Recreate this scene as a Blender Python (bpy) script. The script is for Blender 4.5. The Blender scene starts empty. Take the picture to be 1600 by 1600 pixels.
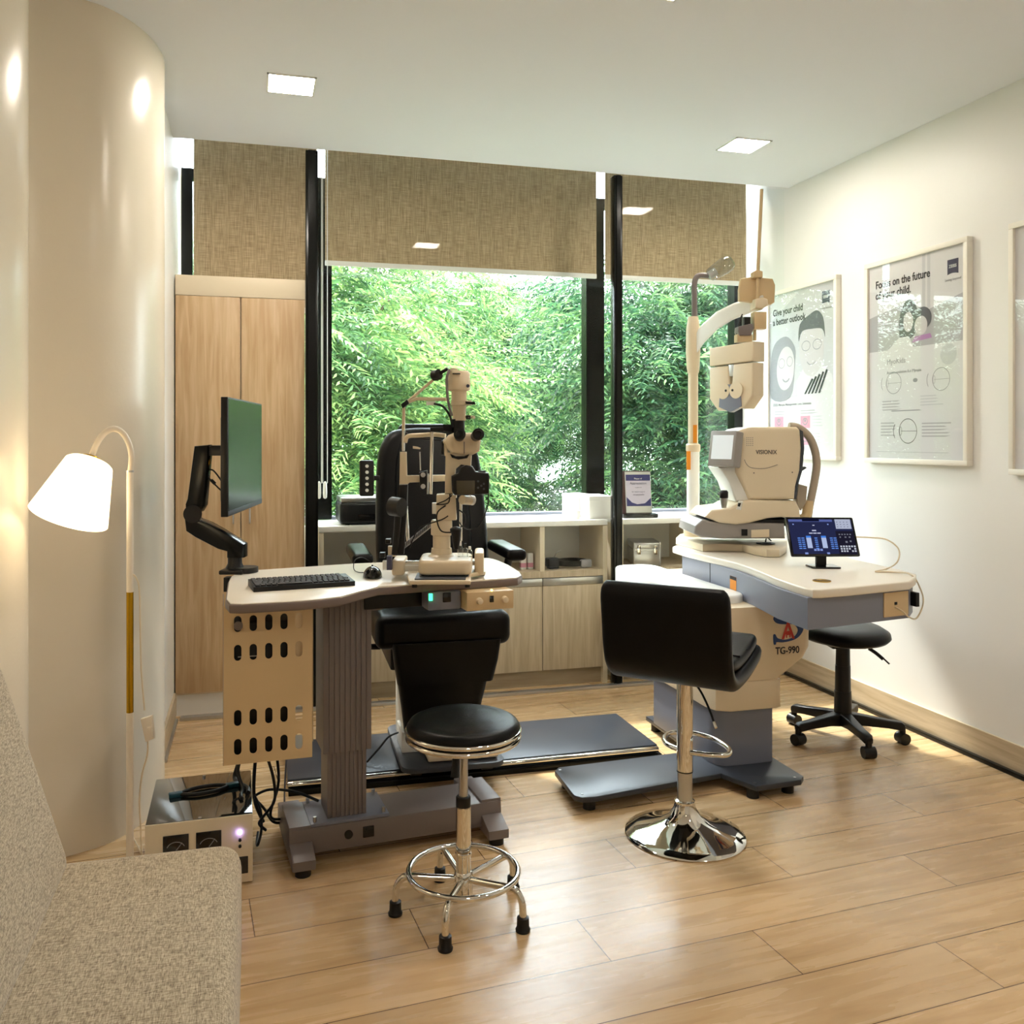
import bpy, bmesh, math, random
import numpy as np
from mathutils import Vector, Matrix
R = math.radians
C = bpy.context.scene.collection
# ------------------------------------------------------------------ camera
CH, TH, FL, CX, HY = 1.30, R(14.64), 1370.0, 755.0, 685.0
cd = bpy.data.cameras.new('camera'); cam = bpy.data.objects.new('camera', cd); C.objects.link(cam)
cam.location = (0, 0, CH); cam.rotation_euler = (math.pi/2, 0, -TH)
cd.sensor_width = 36; cd.lens = FL/1600*36; cd.shift_x = (800-CX)/1600; cd.shift_y = -(800-HY)/1600
cd.clip_start = .05; cd.clip_end = 200
bpy.context.scene.camera = cam
vs = bpy.context.scene.view_settings
vs.view_transform = 'Standard'; vs.look = 'None'; vs.gamma = 1; vs.use_curve_mapping = False
vs.exposure = -0.04
SKY_STRENGTH = 15.0; SUN_STRENGTH = 10.0; DOWN_STRENGTH = 135.0; LAMP_STRENGTH = 9.0
# ------------------------------------------------------------------ world
w = bpy.data.worlds.new('world'); bpy.context.scene.world = w; w.use_nodes = True
nt = w.node_tree; bg = nt.nodes['Background']
tc = nt.nodes.new('ShaderNodeTexCoord'); sp = nt.nodes.new('ShaderNodeSeparateXYZ'); cr = nt.nodes.new('ShaderNodeValToRGB')
nt.links.new(tc.outputs['Generated'], sp.inputs[0]); nt.links.new(sp.outputs['Z'], cr.inputs[0]); nt.links.new(cr.outputs[0], bg.inputs[0])
cr.color_ramp.elements[0].position = 0.0; cr.color_ramp.elements[0].color = (.55, .62, .6, 1)
cr.color_ramp.elements[1].position = .25; cr.color_ramp.elements[1].color = (.84, .93, 1, 1)
bg.inputs[1].default_value = SKY_STRENGTH
sd = bpy.data.lights.new('sun', 'SUN'); so = bpy.data.objects.new('sun', sd); C.objects.link(so)
sd.energy = SUN_STRENGTH; sd.angle = R(4); sd.color = (1, .95, .86)
so.rotation_euler = Vector((.16, -.60, -.80)).to_track_quat('-Z', 'Y').to_euler(); so.location = (3, 8, 9)
pd = bpy.data.lights.new('window_portal', 'AREA'); po = bpy.data.objects.new('window_portal', pd); C.objects.link(po)
pd.shape = 'RECTANGLE'; pd.size = 3.3; pd.size_y = 2.3; pd.cycles.is_portal = True
po.location = (1.25, 4.83, 1.98); po.rotation_euler = (R(-90), 0, 0)

# ------------------------------------------------------------------ helpers: measuring
cT, sT = math.cos(TH), math.sin(TH)
def cw(r, f, z=0.0): return Vector((r*cT + f*sT, -r*sT + f*cT, z))
def atZ(px, py, Z):                       # where a measured point at height Z stands in the room
    f = (CH-Z)*FL/(py-HY); return cw((px-CX)/FL*f, f, Z)
def atY(px, py, Y):
    r = (px-CX)/FL; f = Y/(cT - r*sT); return cw(r*f, f, CH+(HY-py)/FL*f)
def atX(px, py, X):
    r = (px-CX)/FL; f = X/(r*cT + sT); return cw(r*f, f, CH+(HY-py)/FL*f)
def frame(px0, z0, base=0.0):             # a frame turned to face the photographer; returns location and local measuring function
    loc = cw((px0-CX)/FL*z0, z0, base)
    def L(px, py, d=0.0):
        z = z0+d; return Vector(((px-CX)*z/FL - (px0-CX)*z0/FL, d, CH+(HY-py)*z/FL - base))
    return loc, L
# ------------------------------------------------------------------ helpers: materials
def lin(c):
    c = c/255.0; return c/12.92 if c <= .04045 else ((c+.055)/1.055)**2.4
def rgb(r, g, b): return (lin(r), lin(g), lin(b), 1)
def mat(name, col, rough=.5, metal=0.0, spec=.5, coat=0.0, emis=None, es=0, noise=0.0, nscale=20, bump=0.0, trans=0, sheen=0):
    m = bpy.data.materials.new(name); m.use_nodes = True; n = m.node_tree; b = n.nodes['Principled BSDF']
    b.inputs['Base Color'].default_value = col; b.inputs['Roughness'].default_value = rough
    b.inputs['Metallic'].default_value = metal; b.inputs['Specular IOR Level'].default_value = spec
    b.inputs['Coat Weight'].default_value = coat; b.inputs['Transmission Weight'].default_value = trans
    if sheen: b.inputs['Sheen Weight'].default_value = sheen
    if emis: b.inputs['Emission Color'].default_value = emis; b.inputs['Emission Strength'].default_value = es
    if noise or bump:
        t = n.nodes.new('ShaderNodeTexCoord'); x = n.nodes.new('ShaderNodeTexNoise'); x.inputs['Scale'].default_value = nscale
        x.inputs['Detail'].default_value = 4; n.links.new(t.outputs['Object'], x.inputs['Vector'])
        if noise:
            mx = n.nodes.new('ShaderNodeMix'); mx.data_type = 'RGBA'
            mx.inputs['A'].default_value = tuple(c*(1-noise) for c in col[:3])+(1,)
            mx.inputs['B'].default_value = tuple(min(1, c*(1+noise)) for c in col[:3])+(1,)
            n.links.new(x.outputs['Fac'], mx.inputs['Factor']); n.links.new(mx.outputs['Result'], b.inputs['Base Color'])
        if bump:
            bp = n.nodes.new('ShaderNodeBump'); bp.inputs['Strength'].default_value = bump; bp.inputs['Distance'].default_value = .002
            n.links.new(x.outputs['Fac'], bp.inputs['Height']); n.links.new(bp.outputs[0], b.inputs['Normal'])
    return m
def wood(name, c1, c2, axis='Z', scale=6, rough=.45, stretch=14):
    m = mat(name, c1, rough); n = m.node_tree; b = n.nodes['Principled BSDF']
    t = n.nodes.new('ShaderNodeTexCoord'); mp = n.nodes.new('ShaderNodeMapping')
    s = [scale*stretch/4]*3; s['XYZ'.index(axis)] = scale/4; mp.inputs['Scale'].default_value = s
    x = n.nodes.new('ShaderNodeTexNoise'); x.inputs['Scale'].default_value = 2; x.inputs['Detail'].default_value = 6; x.inputs['Distortion'].default_value = .6
    r = n.nodes.new('ShaderNodeValToRGB'); r.color_ramp.elements[0].color = c1; r.color_ramp.elements[1].color = c2
    r.color_ramp.elements[0].position = .35; r.color_ramp.elements[1].position = .65
    n.links.new(t.outputs['Object'], mp.inputs[0]); n.links.new(mp.outputs[0], x.inputs['Vector']); n.links.new(x.outputs['Fac'], r.inputs[0])
    n.links.new(r.outputs[0], b.inputs['Base Color']); return m
def glassy(name, tint=(1, 1, 1, 1), boost=1.0, rough=0.0):
    m = bpy.data.materials.new(name); m.use_nodes = True; n = m.node_tree; n.nodes.clear()
    o = n.nodes.new('ShaderNodeOutputMaterial'); mx = n.nodes.new('ShaderNodeMixShader'); tr = n.nodes.new('ShaderNodeBsdfTransparent')
    gl = n.nodes.new('ShaderNodeBsdfGlossy'); gl.inputs['Roughness'].default_value = rough; tr.inputs[0].default_value = tint
    fr = n.nodes.new('ShaderNodeFresnel'); ge = n.nodes.new('ShaderNodeNewGeometry'); io = n.nodes.new('ShaderNodeMapRange')
    io.inputs['To Min'].default_value = 1.5; io.inputs['To Max'].default_value = 1/1.5; n.links.new(ge.outputs['Backfacing'], io.inputs[0]); n.links.new(io.outputs[0], fr.inputs[0])
    ml = n.nodes.new('ShaderNodeMath'); ml.operation = 'MULTIPLY'; ml.inputs[1].default_value = boost; ml.use_clamp = True
    n.links.new(fr.outputs[0], ml.inputs[0]); n.links.new(ml.outputs[0], mx.inputs[0]); n.links.new(tr.outputs[0], mx.inputs[1])
    n.links.new(gl.outputs[0], mx.inputs[2]); n.links.new(mx.outputs[0], o.inputs[0]); return m
def emit(name, col, s):
    m = bpy.data.materials.new(name); m.use_nodes = True; n = m.node_tree; n.nodes.clear()
    o = n.nodes.new('ShaderNodeOutputMaterial'); e = n.nodes.new('ShaderNodeEmission'); e.inputs[0].default_value = col; e.inputs[1].default_value = s
    n.links.new(e.outputs[0], o.inputs[0]); return m
M = {}
M['wall'] = mat('painted_wall', rgb(240, 240, 238), .42, bump=.05, nscale=60)
M['wave'] = mat('satin_wave_wall', rgb(232, 222, 204), .22, spec=.45, bump=.12, nscale=90)
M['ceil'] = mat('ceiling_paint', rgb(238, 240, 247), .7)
M['black'] = mat('black_plastic', rgb(16, 16, 17), .4, spec=.35)
M['bgloss'] = mat('glossy_black_plastic', rgb(14, 14, 15), .12)
M['leather'] = mat('black_leather', rgb(9, 9, 10), .36, spec=.18, bump=.25, nscale=220)
M['alu_black'] = mat('black_aluminium', rgb(16, 18, 18), .22, metal=.6)
M['chrome'] = mat('chrome', rgb(225, 222, 216), .05, metal=1)
M['steel'] = mat('brushed_steel', rgb(190, 190, 190), .3, metal=1)
M['cream'] = mat('cream_plastic', rgb(226, 210, 182), .35)
M['ivory'] = mat('ivory_enamel', rgb(212, 186, 144), .38)
M['whitep'] = mat('white_plastic', rgb(236, 236, 232), .35)
M['grey'] = mat('grey_metal', rgb(122, 127, 144), .38)
M['taupe'] = mat('taupe_metal', rgb(116, 107, 106), .4, noise=.04, nscale=300)
M['dgrey'] = mat('dark_grey_metal', rgb(62, 66, 74), .42)
M['plate'] = mat('dark_plate', rgb(48, 53, 62), .33, noise=.12, nscale=6)
M['tabletop'] = mat('laminate_top', rgb(232, 224, 210), .28, noise=.02, nscale=5)
M['mid'] = mat('mid_grey_plastic', rgb(146, 141, 138), .4); M['arch'] = mat('warm_grey_plastic', rgb(176, 162, 144), .4); M['hair'] = mat('printed_dark_hair', rgb(92, 92, 98), .6)
M['edge'] = mat('table_edge', rgb(116, 102, 97), .45)
M['white'] = mat('white_laminate', rgb(236, 234, 228), .35)
M['creamlam'] = mat('cream_laminate', rgb(224, 210, 184), .45)
M['closet'] = wood('light_oak_laminate', rgb(205, 178, 140), rgb(183, 152, 112), 'Z', 6, .45)
M['cabin'] = wood('grey_oak_laminate', rgb(204, 188, 164), rgb(182, 164, 138), 'Z', 6, .45)
M['skirt'] = wood('baseboard_wood', rgb(206, 190, 164), rgb(182, 164, 134), 'Y', 6, .4)
M['kick'] = wood('kick_wood', rgb(172, 155, 130), rgb(150, 132, 108), 'X', 6, .5)
M['brass'] = mat('brass', rgb(190, 148, 30), .25, metal=.9)
M['lampwhite'] = mat('lamp_white_enamel', rgb(236, 226, 210), .35)
M['paper'] = mat('poster_paper', rgb(218, 218, 220), .55)
M['ink'] = mat('dark_ink', rgb(40, 38, 44), .6)
M['inkgrey'] = mat('grey_ink', rgb(150, 150, 156), .6)
M['inkmid'] = mat('mid_grey_ink', rgb(176, 176, 180), .6)
M['inklight'] = mat('light_grey_ink', rgb(200, 201, 205), .6)
M['pink'] = mat('pink_ink', rgb(214, 150, 172), .6)
M['violet'] = mat('violet_ink', rgb(176, 130, 180), .6)
M['skin'] = mat('printed_grey_skin', rgb(204, 200, 202), .6)
M['logo'] = mat('logo_navy', rgb(58, 58, 84), .5)
M['picframe'] = mat('pale_wood_frame', rgb(240, 236, 226), .45)
M['red'] = mat('red_print', rgb(190, 50, 38), .5)
M['blue'] = mat('blue_print', rgb(28, 62, 120), .5)
M['orange'] = mat('orange_label', rgb(225, 140, 20), .5)
M['windowglass'] = glassy('window_glass', (.985, .995, .99, 1), .7)
M['partglass'] = glassy('partition_glass', (.985, .997, .992, 1), .15)
M['pglass'] = glassy('poster_glass', (1, 1, 1, 1), .6, .01)
M['clear'] = glassy('clear_plastic', (.9, .92, .9, 1), 2.2, .03)
M['screen'] = mat('dark_lcd', rgb(20, 24, 26), .25, spec=.3)
M['teal'] = mat('teal_plastic', rgb(24, 78, 96), .35)
M['smoke'] = mat('dark_glass_top', rgb(30, 30, 26), .04, spec=.9, coat=1)
M['key'] = mat('key_black', rgb(40, 38, 38), .5)
M['bark'] = mat('bark', rgb(92, 78, 64), .9, noise=.3, nscale=8)
M['silver'] = mat('silver_aluminium', rgb(196, 196, 196), .28, metal=.85)
M['led_violet'] = emit('violet_led', (.45, .35, 1, 1), 18)
M['led_green'] = emit('green_led', (.05, .9, .3, 1), 4)
M['led_yellow'] = emit('yellow_led', (1, .8, .2, 1), 5)
M['down'] = emit('downlight_diffuser', (1, .89, .76, 1), DOWN_STRENGTH)
# ------------------------------------------------------------------ helpers: shapes
def NB(): return bmesh.new()
def merge(bm, t, mtx=None):
    if mtx is not None: bmesh.ops.transform(t, matrix=mtx, verts=t.verts)
    me = bpy.data.meshes.new('tmp'); t.to_mesh(me); t.free(); bm.from_mesh(me); bpy.data.meshes.remove(me); return bm
def box(bm, x0, x1, y0, y1, z0, z1, bev=0.0, seg=2, mtx=None):
    t = bmesh.new(); bmesh.ops.create_cube(t, size=1)
    for v in t.verts: v.co = Vector(((x0+x1)/2+v.co.x*(x1-x0), (y0+y1)/2+v.co.y*(y1-y0), (z0+z1)/2+v.co.z*(z1-z0)))
    if bev: bmesh.ops.bevel(t, geom=t.edges[:], offset=bev, segments=seg, affect='EDGES', profile=.5)
    return merge(bm, t, mtx)
def ring(p, n, b, r, seg, r2=None): 
    return [p + n*(r*math.cos(2*math.pi*i/seg)) + b*((r2 or r)*math.sin(2*math.pi*i/seg)) for i in range(seg)]
def loft(bm, rings, cap=True, closed=False, loop=True):
    vv = [[bm.verts.new(p) for p in r] for r in rings]; n = len(vv[0]); m = len(vv)
    for i in range(m if closed else m-1):
        a, b = vv[i], vv[(i+1) % m]
        for j in range(n if loop else n-1): bm.faces.new((a[j], a[(j+1) % n], b[(j+1) % n], b[j]))
    if cap and not closed: bm.faces.new(vv[0][::-1]); bm.faces.new(vv[-1])
    return bm
def cyl(bm, p0, p1, r0, r1=None, seg=24):
    p0, p1 = Vector(p0), Vector(p1); d = (p1-p0).normalized(); u = d.orthogonal().normalized(); v = d.cross(u)
    return loft(bm, [ring(p0, u, v, r0, seg), ring(p1, u, v, r0 if r1 is None else r1, seg)])
def spline(pts, k=6, closed=False):
    P = [Vector(p) for p in pts]; n = len(P); out = []
    for i in range(n if closed else n-1):
        g = (lambda j: P[j % n]) if closed else (lambda j: P[max(0, min(n-1, j))])
        a, b, c, d = g(i-1), g(i), g(i+1), g(i+2)
        for s in range(k):
            t = s/k; out.append(.5*((2*b)+(c-a)*t+(2*a-5*b+4*c-d)*t*t+(3*b-a-3*c+d)*t**3))
    if not closed: out.append(P[-1])
    return out
def tube(bm, pts, r, seg=10, k=6, closed=False, r2=None):
    P = spline(pts, k, closed) if k > 1 else [Vector(p) for p in pts]; n = len(P); rings = []; u = None
    for i in range(n):
        d = (P[(i+1) % n]-P[i-1]) if closed else (P[min(n-1, i+1)]-P[max(0, i-1)])
        d = d.normalized() if d.length > 1e-9 else Vector((0, 0, 1))
        u = d.orthogonal().normalized() if u is None else (u-d*u.dot(d)).normalized()
        rr = r if r2 is None else r+(r2-r)*i/(n-1); rings.append(ring(P[i], u, d.cross(u), rr, seg))
    return loft(bm, rings, closed=closed)
def lathe(bm, prof, c=(0, 0, 0), seg=40, mtx=None):
    t = bmesh.new(); c = Vector(c)
    loft(t, [[c+Vector((r*math.cos(2*math.pi*i/seg), r*math.sin(2*math.pi*i/seg), z)) for i in range(seg)] for r, z in prof])
    return merge(bm, t, mtx)
def prism(bm, pts, lo, hi, ax='z', bev=0.0, seg=2, mtx=None, allb=True):      # outline extruded along an axis
    t = bmesh.new()
    def V(p, h): return {'z': Vector((p[0], p[1], h)), 'y': Vector((p[0], h, p[1])), 'x': Vector((h, p[0], p[1]))}[ax]
    a = [t.verts.new(V(p, lo)) for p in pts]; b = [t.verts.new(V(p, hi)) for p in pts]; n = len(pts)
    f0 = t.faces.new(a[::-1]); f1 = t.faces.new(b)
    for i in range(n): t.faces.new((a[i], a[(i+1) % n], b[(i+1) % n], b[i]))
    bmesh.ops.recalc_face_normals(t, faces=t.faces)
    if bev: bmesh.ops.bevel(t, geom=list(set(f0.edges[:]+f1.edges[:])), offset=bev, segments=seg, affect='EDGES', profile=.5)
    return merge(bm, t, mtx)
def iprism(bm, L, px, d0, d1, bev=0.0, seg=2):
    q = [L(a, b, d0) for a, b in px]; return prism(bm, [(p.x, p.z) for p in q], d0, d1, 'y', bev, seg)
def rrect(x0, x1, y0, y1, r, n=5):
    o = []
    for cx, cy, a in ((x1-r, y1-r, 0), (x0+r, y1-r, 90), (x0+r, y0+r, 180), (x1-r, y0+r, 270)):
        for i in range(n+1): t = R(a+90*i/n); o.append((cx+r*math.cos(t), cy+r*math.sin(t)))
    return o
def obj(name, bm, m, parent=None, sharp=38, label=None, kind=None):
    bmesh.ops.recalc_face_normals(bm, faces=bm.faces)
    for f in bm.faces: f.smooth = True
    for e in bm.edges:
        if len(e.link_faces) != 2 or e.calc_face_angle(0) > R(sharp): e.smooth = False
    me = bpy.data.meshes.new(name); bm.to_mesh(me); bm.free()
    for x in (m if isinstance(m, (list, tuple)) else [m]): me.materials.append(x)
    o = bpy.data.objects.new(name, me); C.objects.link(o); o.parent = parent
    if label: o['label'] = label
    if kind: o['kind'] = kind
    return o
def struct(name, bm, m, parent=None): return obj(name, bm, m, parent, kind=None if parent else 'structure')
def tag(o, label, cat, group=None, kind=None):
    o['label'] = label; o['category'] = cat
    if group: o['group'] = group
    if kind: o['kind'] = kind
    return o
def thing(name, label, cat, loc=(0, 0, 0), rz=0, group=None):
    o = bpy.data.objects.new(name, None); C.objects.link(o); o.location = loc; o.rotation_euler = (0, 0, rz); o.empty_display_size = .05
    return tag(o, label, cat, group)
def copytree(o, parent=None):
    c = o.copy(); C.objects.link(c); c.parent = parent
    for ch in list(o.children): copytree(ch, c)
    return c
def loc_of(root):                          # room point -> the thing's own frame
    a = -root.rotation_euler[2]; l = Vector(root.location)
    def f(p): q = Vector(p)-l; return Vector((q.x*math.cos(a)-q.y*math.sin(a), q.x*math.sin(a)+q.y*math.cos(a), q.z))
    return f
def text(name, s, size, pos, m, parent, rot=(math.pi/2, 0, 0), ext=.0003, align='LEFT', sx=1.0, bold=0.0, label=None):
    cu = bpy.data.curves.new(name, 'FONT'); cu.body = s; cu.size = size; cu.extrude = ext; cu.align_x = align; cu.offset = bold; cu.resolution_u = 3
    t = bpy.data.objects.new('t', cu); C.objects.link(t); bpy.context.view_layer.update()
    me = bpy.data.meshes.new_from_object(t.evaluated_get(bpy.context.evaluated_depsgraph_get()))
    bpy.data.objects.remove(t); bpy.data.curves.remove(cu); me.name = name
    me.transform(Matrix.LocRotScale(Vector(pos), __import__('mathutils').Euler(rot), Vector((sx, 1, 1))))
    me.materials.clear(); me.materials.append(m)
    o = bpy.data.objects.new(name, me); C.objects.link(o); o.parent = parent
    if label: o['label'] = label
    return o
def flat(bm, pts, y): bm.faces.new([bm.verts.new((p[0], y, p[1])) for p in pts]); return bm
def ell(cx, cy, rx, ry, n=28, a0=0, a1=360, rot=0):
    o = []
    for i in range(n+(0 if a1-a0 >= 360 else 1)):
        t = R(a0+(a1-a0)*i/n); x, y = rx*math.cos(t), ry*math.sin(t); o.append((cx+x*math.cos(R(rot))-y*math.sin(R(rot)), cy+x*math.sin(R(rot))+y*math.cos(R(rot))))
    return o
def annul(bm, cx, cy, rx, ry, t, y, n=28, a0=0, a1=360):
    A = ell(cx, cy, rx, ry, n, a0, a1); B = ell(cx, cy, rx-t, ry-t, n, a0, a1); N = len(A)
    va = [bm.verts.new((p[0], y, p[1])) for p in A]; vb = [bm.verts.new((p[0], y, p[1])) for p in B]
    for i in range(N if a1-a0 >= 360 else N-1): bm.faces.new((va[i], va[(i+1) % N], vb[(i+1) % N], vb[i]))
    return bm

# ================================================================== ROOM SHELL
XR, XL, YW, YG, ZC = 2.85, -.36, 4.72, 4.29, 2.68
YB = -1.8
# floor with planks
fm = mat('plank_floor', rgb(200, 165, 120), .26); n = fm.node_tree; b = n.nodes['Principled BSDF']
def nd(t, **k):
    x = n.nodes.new(t)
    for a, v in k.items(): setattr(x, a, v)
    return x
def mth(op, a, b_=None, c=None):
    x = nd('ShaderNodeMath', operation=op)
    for i, v in enumerate((a, b_, c)):
        if v is None: continue
        if isinstance(v, (int, float)): x.inputs[i].default_value = v
        else: n.links.new(v, x.inputs[i])
    return x.outputs[0]
tc = nd('ShaderNodeTexCoord'); mp = nd('ShaderNodeMapping'); mp.inputs['Rotation'].default_value = (0, 0, R(-4.5)); mp.inputs['Location'].default_value = (.44, .045, 0)
n.links.new(tc.outputs['Object'], mp.inputs[0]); sx = nd('ShaderNodeSeparateXYZ'); n.links.new(mp.outputs[0], sx.inputs[0])
PWID, PLEN = .2, 1.12
vrow = mth('DIVIDE', sx.outputs[1], PWID); row = mth('FLOOR', vrow); fy = mth('FRACT', vrow)
u = mth('ADD', mth('DIVIDE', sx.outputs[0], PLEN), mth('MULTIPLY', row, .37)); fx = mth('FRACT', u); colx = mth('FLOOR', u)
ex = mth('MULTIPLY', mth('MINIMUM', fx, mth('SUBTRACT', 1.0, fx)), PLEN); ey = mth('MULTIPLY', mth('MINIMUM', fy, mth('SUBTRACT', 1.0, fy)), PWID)
seam = mth('LESS_THAN', mth('MINIMUM', ex, ey), .0014)
idc = nd('ShaderNodeCombineXYZ'); n.links.new(row, idc.inputs[0]); n.links.new(colx, idc.inputs[1])
wn = nd('ShaderNodeTexWhiteNoise'); n.links.new(idc.outputs[0], wn.inputs[0])
gv = nd('ShaderNodeCombineXYZ'); n.links.new(mth('ADD', mth('MULTIPLY', sx.outputs[0], 1.1), mth('MULTIPLY', wn.outputs[0], 30)), gv.inputs[0]); n.links.new(mth('MULTIPLY', sx.outputs[1], 13), gv.inputs[1])
gn = nd('ShaderNodeTexNoise'); gn.inputs['Scale'].default_value = 2.2; gn.inputs['Detail'].default_value = 7; gn.inputs['Distortion'].default_value = .5; n.links.new(gv.outputs[0], gn.inputs['Vector'])
gr = nd('ShaderNodeValToRGB'); e = gr.color_ramp.elements; e[0].position = .25; e[0].color = rgb(184, 152, 110); e[1].position = .72; e[1].color = rgb(212, 183, 142)
x = e.new(.45); x.color = rgb(201, 169, 126); n.links.new(gn.outputs['Fac'], gr.inputs[0])
mv = nd('ShaderNodeMix', data_type='RGBA', blend_type='MULTIPLY'); mv.inputs['Factor'].default_value = 1; n.links.new(gr.outputs[0], mv.inputs['A'])
vr = nd('ShaderNodeMapRange'); vr.inputs['To Min'].default_value = .88; vr.inputs['To Max'].default_value = 1.06; n.links.new(wn.outputs[0], vr.inputs[0]); n.links.new(vr.outputs[0], mv.inputs['B'])
ms = nd('ShaderNodeMix', data_type='RGBA'); n.links.new(seam, ms.inputs['Factor']); n.links.new(mv.outputs['Result'], ms.inputs['A']); ms.inputs['B'].default_value = rgb(84, 58, 36)
n.links.new(ms.outputs['Result'], b.inputs['Base Color'])
rr = nd('ShaderNodeMapRange'); rr.inputs['To Min'].default_value = .2; rr.inputs['To Max'].default_value = .34; n.links.new(gn.outputs['Fac'], rr.inputs[0]); n.links.new(rr.outputs[0], b.inputs['Roughness'])
struct('floor', box(NB(), -1.6, XR+.1, YB-.1, YW+.1, -.1, 0), fm)
# ceiling slab stops short of the window, leaving a pocket for the blinds
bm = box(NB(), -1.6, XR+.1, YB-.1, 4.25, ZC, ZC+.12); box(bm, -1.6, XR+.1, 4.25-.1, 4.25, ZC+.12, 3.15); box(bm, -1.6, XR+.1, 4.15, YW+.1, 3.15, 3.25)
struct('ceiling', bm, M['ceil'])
struct('wall_right', box(NB(), XR, XR+.12, YB-.1, YW+.1, 0, 3.15), M['wall'])
struct('wall_front', box(NB(), -1.6, XR+.1, YB-.12, YB, 0, ZC), M['wall'])
# undulating left wall
plan = [(-.95, -1.8), (-.80, -1.5), (-.72, -1.0), (-.80, -.5), (-.98, -.1), (-.98, .25), (-.82, .7), (-.74, 1.1), (-.80, 1.5), (-.84, 1.8), (-.76, 2.02), (-.66, 2.2), (-.585, 2.42), (-.585, 2.58), (-.66, 2.74),
        (-.72, 2.84), (-.66, 2.92), (-.55, 2.97), (-.46, 3.02), (-.395, 3.10), (-.345, 3.21), (-.318, 3.35), (-.325, 3.48), (-.345, 3.58), (-.36, 3.68)]
pl = [p.to_2d() for p in spline([(a, b_, 0) for a, b_ in plan], 6)]
bm = NB(); lo = [[Vector((p.x, p.y, z)) for z in (0, ZC)] for p in pl]
for q in lo: pass
vv = [[bm.verts.new(p) for p in q] for q in lo]
for a, b_ in zip(vv, vv[1:]): bm.faces.new((a[0], b_[0], b_[1], a[1]))
bk = [[bm.verts.new(Vector((-1.2, p.y, z))) for z in (0, ZC)] for p in (pl[0], pl[-1])]
bm.faces.new((vv[0][0], vv[0][1], bk[0][1], bk[0][0])); bm.faces.new((vv[-1][0], bk[1][0], bk[1][1], vv[-1][1])); bm.faces.new((bk[0][0], bk[0][1], bk[1][1], bk[1][0]))
struct('wall_left', bm, M['wave'])
struct('wall_side', box(NB(), XL-.1, XL, 3.60, YW+.1, 0, 3.15), M['wall'])
# wall below the window, behind the cabinets
struct('wall_back', box(NB(), XL-.1, XR, YW, YW+.1, 0, .83), M['wall'])
struct('baseboard_right', box(NB(), XR-.012, XR, YB, YW, .018, .12), M['skirt'])
struct('trim_1', box(NB(), XR-.03, XR, YB, 4.25, 0, .018, .002), M['alu_black'])
struct('baseboard_left', box(NB(), XL, XL+.012, 3.72, 4.29, .018, .12), M['skirt'])
struct('trim_2', box(NB(), -.33, XR-.03, 4.245, 4.285, 0, .016, .002), M['silver'])
struct('trim_3', box(NB(), XL, XL+.022, 3.72, 4.245, 0, .016, .002), M['silver'])
# windows
def window(nm, x0, x1):
    r = bpy.data.objects.new(nm, None); C.objects.link(r); r.location = ((x0+x1)/2, YW+.04, .87); r['kind'] = 'structure'
    w2 = (x1-x0)/2; z1 = 2.635-.87; bm = NB()
    box(bm, -w2, -w2+.055, -.04, .04, 0, z1); box(bm, w2-.055, w2, -.04, .04, 0, z1)
    box(bm, -w2, w2, -.035, .035, z1, z1+.05)
    obj('window_frame', bm, M['alu_black'], r)
    obj('glass_pane', box(NB(), -w2+.05, w2-.05, -.004, .004, .01, z1), M['windowglass'], r)
    obj('window_sill', box(NB(), -w2+.055, w2-.055, -.03, .03, -.02, .012), M['grey'], r)
    obj('glass_pane', box(NB(), -w2, w2, -.004, .004, z1+.05, 3.14-.87), M['windowglass'], r)
window('window_1', XL, .345); window('window_2', .345, 1.90); window('window_3', 1.90, XR)
# glass partition between the consulting floor and the cabinets
def post(nm, x0, x1, inset):
    bm = box(NB(), x0, x1, YG-.02, YG+.03, 0, ZC if inset else ZC, .002); box(bm, x0+.012, x1-.012, YG-.026, YG-.02, 0, ZC)
    return struct(nm, bm, M['alu_black'])
post('trim_4', .238, .297, 0); post('trim_5', 1.825, 1.872, 1)
def pane(lbl, x0, x1):
    bm = box(NB(), x0, x1, YG-.001, YG+.009, .016, ZC)
    return tag(obj('glass_partition', bm, M['partglass']), lbl, 'glass partition', 'clear glass panels of the partition')
pane('wide clear glass partition panel before the window ledge, between the black posts', .297, 1.825)
pane('clear glass partition panel between the right black post and the white wall', 1.872, XR-.002)

# ================================================================== ROLLER BLINDS
bl = mat('blind_fabric', rgb(160, 140, 110), .85); n = bl.node_tree; b = n.nodes['Principled BSDF']
tc = nd('ShaderNodeTexCoord'); add = None
outs = []
for s in ((420, 420, 14), (14, 14, 420)):
    mp = nd('ShaderNodeMapping'); mp.inputs['Scale'].default_value = s; n.links.new(tc.outputs['Object'], mp.inputs[0])
    x = nd('ShaderNodeTexNoise'); x.inputs['Scale'].default_value = 1.0; x.inputs['Detail'].default_value = 2; n.links.new(mp.outputs[0], x.inputs['Vector']); outs.append(x.outputs['Fac'])
g = mth('MULTIPLY', mth('ADD', outs[0], outs[1]), .5); r_ = nd('ShaderNodeValToRGB'); r_.color_ramp.elements[0].position = .36; r_.color_ramp.elements[1].position = .64
r_.color_ramp.elements[0].color = rgb(142, 122, 92); r_.color_ramp.elements[1].color = rgb(204, 184, 150); n.links.new(g, r_.inputs[0]); n.links.new(r_.outputs[0], b.inputs['Base Color'])
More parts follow.
